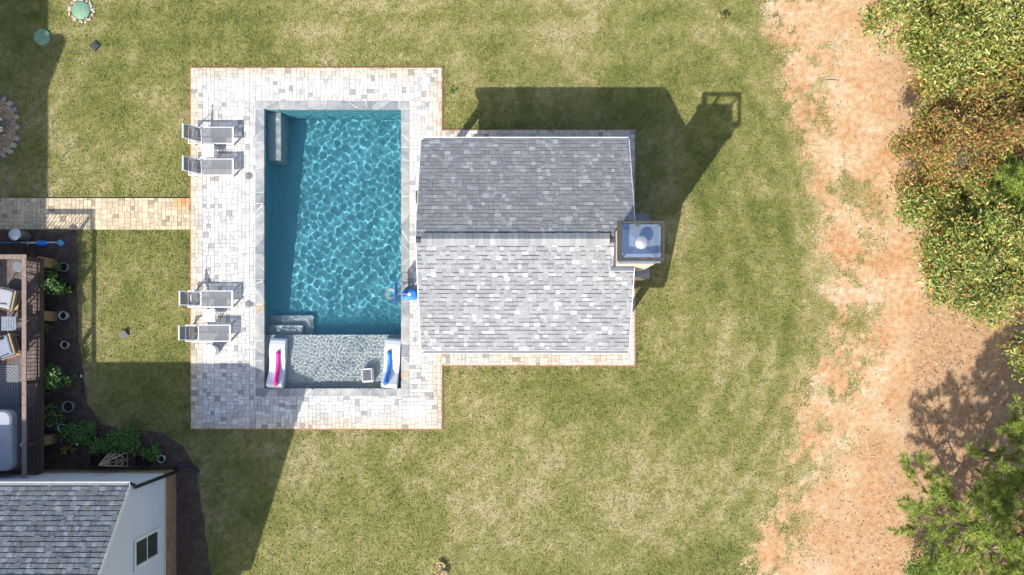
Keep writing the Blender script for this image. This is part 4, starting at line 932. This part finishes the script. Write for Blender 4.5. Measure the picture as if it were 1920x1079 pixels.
leaf_plant('weed', 850, 169, .12, .12, 60, 'single dark green weed in the lawn beside the patio', size=.07, z0=0, seed=21)
leaf_plant('sapling', 1357, 33, .5, .14, 26, 'thin sapling with a few yellow leaves at the lawn edge', leaf='leaf_yellow', size=.14, z0=0, seed=22, cat='sapling')
leaf_plant('yellow_bush', 828, 1070, .22, .30, 420, 'pale straw coloured tuft alone on the open lawn', leaf='leaf_straw', size=.08, z0=0, seed=23)
mat('twig', (.13, .09, .065), .9)
sk = MB().tube([(*P(1547, 151), .02), (*P(1556, 150), .03), (*P(1574, 151), .015)], [.012, .016, .006], 6).build('fallen_stick', 'twig'); tag(sk, 'single dark stick lying across the bare clay', 'stick')
# stone edged fire pit
mat('fire_gravel', (.42, .29, .18), .9, .4, 30.)
matr('edge_stone', [(0., (.36, .31, .24)), (.3, (.28, .26, .24)), (.6, (.42, .36, .27)), (.85, (.22, .21, .21))], 'object', .85, .2, 9., .6)
fc = P(-22, 240); fp = empty('fire_pit', (fc[0], fc[1], 0)); tag(fp, 'oval fire pit of gravel edged with rough stones', 'fire pit')
ov_ = [(1.02 * math.copysign(abs(math.cos(a)) ** .8, math.cos(a)), 1.08 * math.copysign(abs(math.sin(a)) ** .8, math.sin(a))) for a in [i / 36 * 6.2832 for i in range(36)]]
MB().prism(ov_, -.03, .05).build('gravel_bed', 'fire_gravel', fp)
for i in range(24):
    a = i / 24 * 6.2832; bx, by = 1.08 * math.copysign(abs(math.cos(a)) ** .8, math.cos(a)), 1.14 * math.copysign(abs(math.sin(a)) ** .8, math.sin(a)); n = random.choice([4, 5, 6]); s = random.uniform(.08, .14)
    pl = [(bx + s * random.uniform(.75, 1.25) * math.cos(a + j / n * 6.2832), by + s * random.uniform(.75, 1.2) * math.sin(a + j / n * 6.2832)) for j in range(n)]
    MB().prism(pl, -.02, random.uniform(.08, .16), .03).build('edge_stone', 'edge_stone', fp)
n = 2600; a = rng.uniform(0, 6.28, n); rd = np.sqrt(rng.uniform(0, 1, n)) * .98
vv, tt = scatter_quads(n, np.stack([rd * np.cos(a), rd * np.sin(a) * 1.05, np.full(n, .058) + rng.uniform(0, .015, n)], -1), .06, .6, .5, 0, 81)
matr('gravel_chip', [(0., (.40, .25, .14)), (.3, (.55, .40, .26)), (.6, (.68, .55, .40)), (.85, (.28, .18, .11))], 'island', .85, .2, 20.)
o = link('gravel', npmesh('gravel', vv, tt, 'gravel_chip'), fp); o['kind'] = 'stuff'
mat('log_pale', (.60, .57, .52), .8, .2); 
fb = empty('fire_bowl', (*P(-8, 243), .05)); tag(fb, 'black fire bowl with pale split logs on the gravel', 'fire bowl')
MB().lathe([(.14, 0), (.30, .14), (.38, .26), (.36, .26), (.27, .14), (.1, .03)], n=28).build('bowl', 'black_plastic', fb, True)
for i, (y0, a0) in enumerate(((-.18, .1), (.02, -.12), (.16, .2))): MB().beam((-.3, y0, .28 + .02 * i), (.46, y0 + a0 * .5, .29 + .02 * i), .07, .06).build('log', 'log_pale', fb)

# ------------------------------------------------------------------ woods on the clay side
mat('bark', (.16, .12, .095), .9, .3, 12., bmp=.6); mat('bare_twig', (.36, .34, .33), .9, .15, 12.)
matleaf('leaf_oak', [(0., (0.061, 0.115, 0.024)), (.3, (0.162, 0.223, 0.041)), (.6, (0.297, 0.338, 0.068)), (.86, (0.486, 0.472, 0.135)), (.95, (0.567, 0.324, 0.095)), (1., (0.486, 0.149, 0.054))], .38, .3, .6)
matleaf('leaf_oak_light', [(0., (0.069, 0.115, 0.023)), (.3, (0.184, 0.230, 0.040)), (.6, (0.333, 0.356, 0.075)), (.9, (0.517, 0.494, 0.149)), (.97, (0.506, 0.299, 0.092)), (1., (0.391, 0.127, 0.046))], .38, .3, .6)
matleaf('leaf_autumn', [(0., (0.117, 0.143, 0.033)), (.3, (0.260, 0.247, 0.058)), (.52, (0.468, 0.390, 0.098)), (.66, (0.520, 0.247, 0.078)), (.82, (0.351, 0.143, 0.058)), (1., (0.182, 0.078, 0.046))], .5, .3, .4)
matleaf('needle', [(0., (0.117, 0.195, 0.033)), (.5, (0.260, 0.364, 0.058)), (.85, (0.416, 0.494, 0.104)), (1., (0.546, 0.546, 0.182))], .5, .3, .4)
matr('litter_leaf', [(0., (.20, .11, .06)), (.25, (.34, .20, .11)), (.55, (.46, .30, .17)), (.8, (.56, .42, .28)), (.93, (.44, .18, .07))], 'island', .85, .15, 20., 0)
def limbs(tr, h, r, n, seed, crown_c):
    rs = random.Random(seed); mb = MB(); ends = []
    for i in range(n):
        a = rs.uniform(0, 6.28); t = rs.uniform(.25, .9); p0 = Vector((0, 0, h * t * .8)); d = Vector((math.cos(a), math.sin(a), rs.uniform(.1, .7))).normalized() * r * rs.uniform(.6, 1.) * (1.1 - .5 * t)
        p1 = p0 + d * .5 + Vector((0, 0, .05)); p2 = p0 + d; mb.tube([p0, p1, p2], [.05 * (1.2 - t), .03, .008], 6); ends += [p1, p2]
        for j in range(3):
            e = p1 + Vector((rs.gauss(0, .35), rs.gauss(0, .35), rs.gauss(.2, .25))) * r * .5; mb.tube([p1, e], [.016, .005], 5); ends.append(e)
    return mb, ends
def broadleaf(px, py, h, rx, ry, n, leaf, label, seed, size=.15, zc=None, dens=1., group='trees at the edge of the clay'):
    """crown centre seen at px,py; base straight below"""
    zc = zc or h * .55; q = P(px, py, zc); r_ = empty('broadleaf_tree', (q[0], q[1], 0)); tag(r_, label, 'tree', group)
    rs = np.random.default_rng(seed)
    MB().tube([(0, 0, -.1), (.05, .02, h * .3), (-.03, .05, h * .6), (.02, 0, h * .9)], [.13, .10, .06, .02], 9).build('trunk', 'bark', r_, True)
    lm, ends = limbs(r_, h, (rx + ry) / 2, 16, seed, zc); lm.build('limbs', 'bark', r_)
    # crown made of many leafy sprays spread over an uneven dome
    ns = int(80 * dens * rx * ry / 4); u = rs.uniform(-.35, 1, ns); a = rs.uniform(0, 2 * math.pi, ns); s_ = np.sqrt(1 - u ** 2); rad = rs.uniform(.55, 1.08, ns) * (1 + .22 * np.sin(a * 3 + seed) + .12 * np.sin(a * 7 + 2 * seed))
    c = np.stack([rx * s_ * np.cos(a) * rad, ry * s_ * np.sin(a) * rad, zc + (h - zc) * u * rad], -1); c[:, 2] = np.clip(c[:, 2], .35, None)
    w = rs.uniform(.3, 1, ns); w /= w.sum(); k = rs.choice(ns, n, p=w); ln = rs.uniform(.15, .34, ns)
    p = c[k] + rs.normal(0, 1, (n, 3)) * ln[k][:, None] * np.array([1, 1, .45]); p[:, 2] = np.clip(p[:, 2], .15, None)
    vv, tt = scatter_quads(n, p, size, .37, .48, 0, seed + 1)
    link('crown', npmesh('crown', vv, tt, leaf), r_); return r_
broadleaf(1820, 70, 5.2, 2.75, 1.95, 42000, 'leaf_oak_light', 'yellow green broadleaf tree beside the clay, farthest from the house', 101, .14)
broadleaf(1868, 468, 5.0, 2.75, 1.75, 42000, 'leaf_oak', 'dense green broadleaf tree beside the clay next to the autumn coloured one', 102, .135)
broadleaf(1840, 262, 5.0, 2.5, 1.8, 20000, 'leaf_autumn', 'thin autumn tree with rust and yellow leaves between two green trees', 103, .12, dens=.9)
broadleaf(1745, 345, 1.8, .75, .6, 1500, 'leaf_autumn', 'low autumn shrub with yellow leaves at the edge of the clay', 104, .12, group='shrubs at the edge of the clay')
broadleaf(1760, 1060, 1.6, .85, .7, 2600, 'leaf_bright', 'low bright green shrub under the pine', 105, .11, group='shrubs at the edge of the clay')
broadleaf(1955, 160, 6.0, 1.9, 1.9, 9000, 'leaf_oak', 'tall dark green tree standing behind the autumn tree', 106, .16)
broadleaf(2010, 640, 5.5, 2.0, 1.7, 8000, 'leaf_oak', 'green tree standing behind the dense green one in the woods', 108, .16)
# bare grey brush
q = P(1812, 312, 2.9); bt = empty('bare_brush', (q[0], q[1], 0)); tag(bt, 'bare grey twiggy brush among the autumn leaves', 'brush')
tw = MB(); rs = random.Random(5); tw.tube([(0, 0, -.05), (.03, 0, 1.), (0, .04, 2.2)], [.05, .04, .02], 7)
def grow(p, d, L, r, dep):
    e = p + d * L; tw.tube([p, p + d * L * .5 + Vector((rs.gauss(0, .03), rs.gauss(0, .03), 0)), e], [r, r * .8, r * .5], 4, False)
    if dep:
        for i in range(3): grow(p + d * L * rs.uniform(.4, 1), (d + Vector((rs.gauss(0, .55), rs.gauss(0, .55), rs.gauss(.1, .3)))).normalized(), L * .7, r * .6, dep - 1)
for i in range(13):
    a = i / 13 * 6.28; grow(Vector((0, .02, rs.uniform(1.4, 2.2))), Vector((math.cos(a), math.sin(a), rs.uniform(.4, 1.2))).normalized(), rs.uniform(.35, .55), .014, 3)
tw.build('twigs', 'bare_twig', bt)
# pines: whorled branches with tufts of long needles
def pine(bx, by, h, r, nb, label, seed, lean=(0, 0), low=.25):
    q = P(bx, by); r_ = empty('pine_tree', (q[0], q[1], 0)); tag(r_, label, 'tree', 'pines at the edge of the woods'); rs = random.Random(seed); nr_ = np.random.default_rng(seed)
    ax = lambda t: Vector((lean[0] * t, lean[1] * t, h * t))
    MB().tube([ax(0) - Vector((0, 0, .1)), ax(.35), ax(.7), ax(1)], [.13, .10, .06, .015], 9).build('trunk', 'bark', r_, True)
    br_ = MB(); tips = []
    for i in range(nb):
        t = low + (1 - low) * (i + rs.random()) / nb; a = i * 2.4 + rs.uniform(-.4, .4); L_ = r * (1.08 - t * .75) * rs.uniform(.7, 1.1); p0 = ax(t); d = Vector((math.cos(a), math.sin(a), rs.uniform(.05, .45)))
        p1 = p0 + d * L_ * .5; p2 = p0 + d * L_ + Vector((0, 0, .12 * L_)); br_.tube([p0, p1, p2], [.035, .022, .008], 5); tips += [(p2, d), (p0 + d * L_ * .78, d)]
        for j in range(14):
            s_ = rs.uniform(.35, 1); e0 = p0 + d * L_ * s_; sd = (d + Vector((rs.gauss(0, .8), rs.gauss(0, .8), rs.gauss(.15, .3)))).normalized(); e1 = e0 + sd * rs.uniform(.2, .5); br_.tube([e0, e1], [.010, .005], 4); tips.append((e1, sd))
    tips.append((ax(1), Vector((0, 0, 1)))); br_.build('branches', 'bark', r_)
    K = 70; T = len(tips); P0 = np.repeat(np.array([t[0] for t in tips]), K, 0); D0 = np.repeat(np.array([t[1].normalized() for t in tips]), K, 0); n = T * K
    P0 = P0 - D0 * nr_.uniform(0, .22, n)[:, None]
    dirs = D0 * nr_.uniform(.15, .9, n)[:, None] + nr_.normal(0, .62, (n, 3)) + np.array([0, 0, .18]); dirs /= np.linalg.norm(dirs, axis=1)[:, None]
    s = np.cross(dirs, nr_.normal(0, 1, (n, 3))); s /= np.linalg.norm(s, axis=1)[:, None]; ln = nr_.uniform(.15, .27, n)[:, None]
    vv = np.stack([P0 - s * .009, P0 + s * .009, P0 + dirs * ln], 1).reshape(-1, 3)
    link('needles', npmesh('needles', vv, np.arange(3 * n).reshape(-1, 3), 'needle'), r_); return r_
pine(1742, 962, 8.6, 3.0, 96, 'tall pine leaning over the brown litter with its trunk showing', 201, (.35, -.1), .12)
pine(1842, 850, 8.5, 2.4, 64, 'slender pine standing in the shade behind the leaning pine', 202, (.3, .1))
pine(1778, 392, 5.6, 1.25, 34, 'small pine squeezed between the autumn tree and the dense green tree', 203)
pine(1850, 1035, 6.5, 2.2, 54, 'bushy pine beside the low bright green shrub', 204)
# leaf litter
n = 60000; x = rng.uniform(9., 19.8, n); y = rng.uniform(-9, 13.2, n); dd, dy_, dl = masks(x, y); k = rng.random(n) < dl ** 1.5 * .55 * np.clip(fbm(x, y, 1.6, 77) * 3 - .9, .15, 1) + .01; x, y = x[k], y[k]; n = len(x)
vv, tt = scatter_quads(n, np.stack([x, y, gz(x, y) + .005 + rng.uniform(0, .008, n)], -1), .09, .42, .12, 0, 91)
o = link('leaf_litter', npmesh('leaf_litter', vv, tt, 'litter_leaf')); tag(o, 'brown fallen leaves and pine straw along the woods', 'leaf litter', kind='stuff')

hz_ = empty('drip_hose', (0, 0, 0)); tag(hz_, 'short black drip hose along the edge of mulch and lawn', 'hose')
MB().tube([(*P(153, 704), .06), (*P(154.5, 712), .05), (*P(156, 724), .045), (*P(157, 738), .045)], .022, 8).build('tube', 'black_plastic', hz_, True)
MB().tube([(*P(153.5, 703), .05), (*P(154.5, 708), .07)], .028, 8).build('nozzle', 'white_metal', hz_, True)
